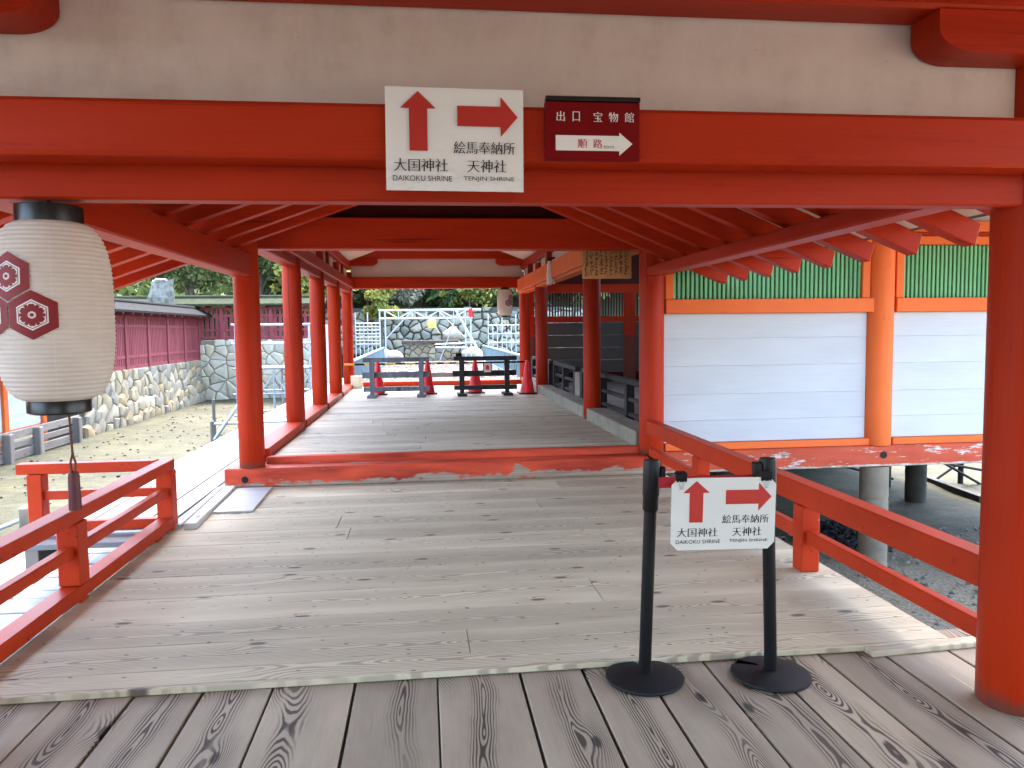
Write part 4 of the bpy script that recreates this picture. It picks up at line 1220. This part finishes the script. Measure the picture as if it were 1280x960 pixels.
def frame_grid(loc, Wd, H, nx, nz, label):
    t = empty('pipe_scaffold', loc, label, 'scaffold', 'white pipe frames beyond the far end')
    for k in range(nx + 1): tubes('upright', [((Wd * k / nx, 0, -1.0), (Wd * k / nx, 0, H + (.5 if k % 3 == 0 else 0)))], .026, 'steel_pipe', t, 6)
    for k in range(nz + 1): tubes('crossbar', [((0, -.03, H * k / nz), (Wd, -.03, H * k / nz))], .026, 'steel_pipe', t, 6)
frame_grid((-3.1, 35.6, .95), 1.1, .95, 6, 6, 'dense white pipe frame left of the scaffold gate')
frame_grid((2.95, 35.4, .95), 1.5, .80, 7, 2, 'open white pipe frame below the small far lantern')
# scaffold platform at the left of the hall
sc_ = empty('scaffold_platform', (-5.2, 22, -1.22), 'grey pipe scaffold platform seen between the left columns', 'scaffold')
for x in (0, 1.0, 2.0):
    for yy in (0, 1.3): tubes('upright', [((x, yy, 0), (x, yy, 3.0 if x != 1 else 1.7))], .03, 'steel_pipe', sc_)
for z in (.45, 1.05, 2.45, 2.98):
    for yy in (0, 1.3): tubes('crossbar', [((-.1, yy, z), (2.1, yy, z))], .028, 'steel_pipe', sc_)
for a in (0, 1.0): tubes('brace', [((a, 0, .1), (a + 1, 0, 1.6)), ((a + 1, 0, .1), (a, 0, 1.6))], .022, 'steel_pipe', sc_)
for k in range(4): plank('plank', 2.2, .32, .05, 'deck_white', sc_, (1.0, .12 + .34 * k, 1.78))
tp = box('tarp', (-3.3, 24.0, -.6), (-2.75, 24.06, 1.75), 'tarp_white', None, .01)
meta(tp, 'white tarp sheet hung upright beside the boardwalk', 'tarp')
# scaffold under the side hall, seen at the right edge
s3 = empty('pipe_scaffold', (8.6, 12.2, -1.22), 'dark pipe bracing standing behind the piers of the side hall', 'scaffold')
for x in (-.72, .62): tubes('upright', [((x, 0, 0), (x, 0, 1.2))], .045, 'iron', s3)
tubes('crossbar', [((-.4, .1, .42), (1.3, .1, .62)), ((-.3, -.1, .50), (1.1, -.1, .22)), ((-1.6, .05, .40), (-.6, .05, .12))], .022, 'iron', s3)
tubes('brace', [((-.15, -.15, .60), (.95, -.15, -.02)), ((.2, .1, .05), (1.2, .1, .7))], .022, 'iron', s3)
lg = empty('timber_beam', (8.72, 12.0, -1.17), 'dark timber lying on the sand under the side hall', 'timber')
plank('timber', 2.3, .10, .10, 'dark_plank', lg, (0, 0, .05), R(-97))

# ------------------------------------------------------------------ pebbles and seaweed
def scatter(name, pts, mat, label, smin, smax, parent=None):
    V, F = [], []
    ico = [(0, 0, 1), (.894, 0, .447), (.276, .851, .447), (-.724, .526, .447), (-.724, -.526, .447), (.276, -.851, .447), (.724, .526, -.447), (-.276, .851, -.447), (-.894, 0, -.447), (-.276, -.851, -.447), (.724, -.526, -.447), (0, 0, -1)]
    fc = [(0, 1, 2), (0, 2, 3), (0, 3, 4), (0, 4, 5), (0, 5, 1), (1, 6, 2), (2, 7, 3), (3, 8, 4), (4, 9, 5), (5, 10, 1), (2, 6, 7), (3, 7, 8), (4, 8, 9), (5, 9, 10), (1, 10, 6)]
    I = np.array(ico)
    for p in pts:
        s = random.uniform(smin, smax)
        M_ = I * (s, s * random.uniform(.6, 1), s * random.uniform(.35, .7)) * (1 + rng.normal(0, .12, (12, 1)))
        a = random.uniform(0, 6.3); ca, sa = math.cos(a), math.sin(a)
        b = len(V)
        for q in M_: V.append((p[0] + q[0] * ca - q[1] * sa, p[1] + q[0] * sa + q[1] * ca, p[2] + q[2]))
        F += [(i + b, j + b, k + b) for i, j, k in fc]
    me = bpy.data.meshes.new(name); me.from_pydata(V, [], F)
    return meta(link(name, me, parent, mat), label, kind='stuff')
P_ = [(random.uniform(2.7, 8.5), random.uniform(3.0, 9.5), -1.2) for _ in range(2600)]
P_ += [(random.gauss(3.6, .7), random.gauss(4.4, .8), -1.2) for _ in range(800)]
scatter('pebbles', P_, 'pebble', 'loose pebbles and shells on the sand below the right railing', .012, .038)
P_ = []
for _ in range(1500):
    a, r = random.uniform(0, 6.3), random.random() ** .7
    P_.append((5.42 + r * .62 * math.cos(a) + .25 * r * math.sin(a), 9.25 + r * .85 * math.sin(a), -1.2 + .13 * (1 - r) * random.random()))
scatter('seaweed', P_, 'seaweed', 'heap of black wet seaweed on the sand under the white wall', .012, .042)
P_ = [(random.uniform(-1.7, 2.7), random.uniform(18.6, 38) , .0) for _ in range(2600)]
scatter('pebbles', P_, 'path_pebble', 'loose pale pebbles on the sandy path beyond the barriers', .03, .09)
P_ = [(random.uniform(-8.6, -3.3), random.uniform(7, 31), -1.2) for _ in range(500)]
scatter('weed_scraps', P_, 'seaweed', 'scattered dark weed scraps on the open sand flat at left', .015, .045)

# ------------------------------------------------------------------ trees and hillside
def leaves(N_, centers, radii, size, seed, flat=.6):
    g = np.random.default_rng(seed)
    idx = g.integers(0, len(centers), N_)
    d = g.normal(size=(N_, 3)); d /= np.linalg.norm(d, axis=1, keepdims=True)
    rad = radii[idx][:, None] * (g.random((N_, 1)) ** .45)
    C = centers[idx] + d * rad * np.array([1, 1, .8])
    a = g.normal(size=(N_, 3)); a /= np.linalg.norm(a, axis=1, keepdims=True)
    b = np.cross(a, g.normal(size=(N_, 3))); b /= np.linalg.norm(b, axis=1, keepdims=True)
    s = size * g.uniform(.6, 1.4, (N_, 1))
    V = np.concatenate([C + a * s, C + b * s * .5, C - a * s, C - b * s * .5], 1).reshape(-1, 3)
    F = np.arange(4 * N_).reshape(-1, 4)
    me = bpy.data.meshes.new('leaves'); me.from_pydata(V.tolist(), [], F.tolist())
    return me
def tree(x, yy, z0, h, cr, leafmat, label, seed, nl=3000, ls=.16, bare=False):
    t = empty('tree', (x, yy, z0), label, 'tree', 'trees beyond the fences and walls')
    g = np.random.default_rng(seed)
    bm = bmesh.new()
    tz = h * .45
    add_tube(bm, (0, 0, -.5), (.1, 0, tz), .06 * h * .5, .035 * h * .5, 10)
    cs = []
    nlimb = 9
    for k in range(nlimb):
        a = 2 * PI * k / nlimb + g.uniform(-.3, .3); rr_2 = cr * g.uniform(.5, .95); zz = h * g.uniform(.45, .98)
        e = (rr_2 * math.cos(a) * (1.25 - zz / h * .6), rr_2 * math.sin(a) * (1.25 - zz / h * .6), zz)
        m = (e[0] * .5, e[1] * .5, tz * .8 + (zz - tz * .8) * .65)
        add_tube(bm, (.05, 0, tz * g.uniform(.55, .95)), m, .020 * h * .5, .012 * h * .5, 6); add_tube(bm, m, e, .012 * h * .5, .004 * h * .5, 6)
        cs.append(e); cs.append(m)
        for q in range(2):
            cs.append((e[0] + g.uniform(-.5, .5) * cr, e[1] + g.uniform(-.5, .5) * cr, e[2] + g.uniform(-.25, .25) * cr))
    cs.append((0, 0, h)); cs = np.array(cs)
    link('trunk', finish(bm, 'trunk', 60), t, 'trunk_bark')
    link('crown', leaves(nl, cs, g.uniform(.25, .48, len(cs)) * cr, ls, seed), t, leafmat)
specs = [(-19, 41, 1.0, 7.5, 3.2, 'leaf_dark', 'dark evergreen tree, farthest left behind the pink fence'),
         (-15.2, 39, 1.0, 7.0, 3.0, 'leaf_dark', 'dark evergreen tree directly behind the pale cut trunk'),
         (-11.6, 40, 1.0, 7.2, 3.0, 'leaf_mid', 'fresh green broadleaf tree beside the pale cut trunk'),
         (-8.4, 41, 1.0, 7.0, 2.8, 'leaf_dark', 'dark leafy tree seen just left of the first left column'),
         (-5.6, 40, 1.0, 4.2, 1.8, 'leaf_yellow', 'yellow leaved tree peeping between the left columns'),
         (-4.2, 46.5, 2.4, 5.0, 2.2, 'leaf_grey', 'greyish bare looking tree above the boulder wall, left of gate'),
         (-2.4, 43.2, 1.0, 3.3, .95, 'leaf_yellow', 'bright yellow green bush tree above the dense white frame'),
         (1.2, 49, 3.2, 5, 2.2, 'leaf_mid', 'green tree above the boulder wall behind the yellow sack'),
         (4.2, 48.5, 3.2, 5, 2.2, 'leaf_yellow', 'light green tree above the boulder wall behind the red marker'),
         (7.2, 48, 3.2, 5, 2.2, 'leaf_grey', 'grey green tree behind the small far lantern'),
         (-1.2, 50, 3.2, 5.5, 2.3, 'leaf_grey', 'dull grey green tree above the truss of the gate')]
for i, (x, yy, z0, h, cr, lm, lb) in enumerate(specs):
    tree(x, yy, z0, h, cr, lm, lb, 20 + i, 3600 if yy < 42 else 2600, .17 if yy < 42 else .15)
for i, (x, yy, z0, h, cr, lm, lb) in enumerate(((-5.4, 45.2, 2.4, 2.6, 1.3, 'leaf_grey', 'grey green bush at the end of the boulder wall beside the last left column'), (-3.3, 45.6, 2.5, 2.2, 1.2, 'leaf_mid', 'mid green bush on the boulder wall behind the dense white frame'),
         (-.9, 45.0, 2.5, 1.8, 1.1, 'leaf_grey', 'low grey bush on the boulder wall above the left gate leg'), (.9, 45.4, 2.4, 2.0, 1.2, 'leaf_dark', 'dark bush on the boulder wall above the yellow sack'),
         (2.6, 45.0, 2.4, 2.2, 1.2, 'leaf_yellow', 'yellow green bush on the boulder wall above the red marker'), (4.4, 45.3, 2.5, 1.9, 1.2, 'leaf_mid', 'rounded green bush left of the small far lantern'), (6.2, 45.2, 2.5, 2.3, 1.3, 'leaf_grey', 'pale bush directly behind the small far lantern'))):
    tree(x, yy, z0, h, cr, lm, lb, 60 + i, 1500, .13)
    o_ = bpy.data.objects[sorted(k for k in bpy.data.objects.keys() if k.startswith('tree'))[-1]]
    o_.name = 'bush'; o_['category'] = 'bush'; o_['group'] = 'bushes on top of the boulder wall'
xs = np.linspace(-70, 70, 57); ys = np.linspace(44.8, 110, 28)
X, Yg = np.meshgrid(xs, ys)
Zh = np.where(np.abs(X - 3) < 14, 3.2, 1.0) + (Yg - 44.8) * .42 + 1.2 * np.sin(X * .21) * np.sin(Yg * .13) + rng.normal(0, .15, X.shape)
Zh[0] = -1.3
me = bpy.data.meshes.new('hill'); nx = len(xs)
me.from_pydata(np.stack([X.ravel(), Yg.ravel(), Zh.ravel()], 1).tolist(), [], [(j * nx + i, j * nx + i + 1, (j + 1) * nx + i + 1, (j + 1) * nx + i) for j in range(len(ys) - 1) for i in range(nx - 1)])
me.shade_smooth()
meta(link('hill', me, None, 'hill_earth'), 'earth slope of the wooded hillside', kind='structure')
nC = 700
cx = rng.uniform(-60, 60, nC); cy = 45.5 + 34 * rng.random(nC) ** 1.6
cz = np.where(np.abs(cx - 3) < 14, 3.2, 1.0) + (cy - 44.8) * .42 + rng.uniform(.3, 2.2, nC)
meta(link('forest', leaves(70000, np.stack([cx, cy, cz], 1), rng.uniform(.9, 2.2, nC), .34, 5), None, 'leaf_mid'), 'dense mixed wood covering the hillside behind the walls', kind='stuff')
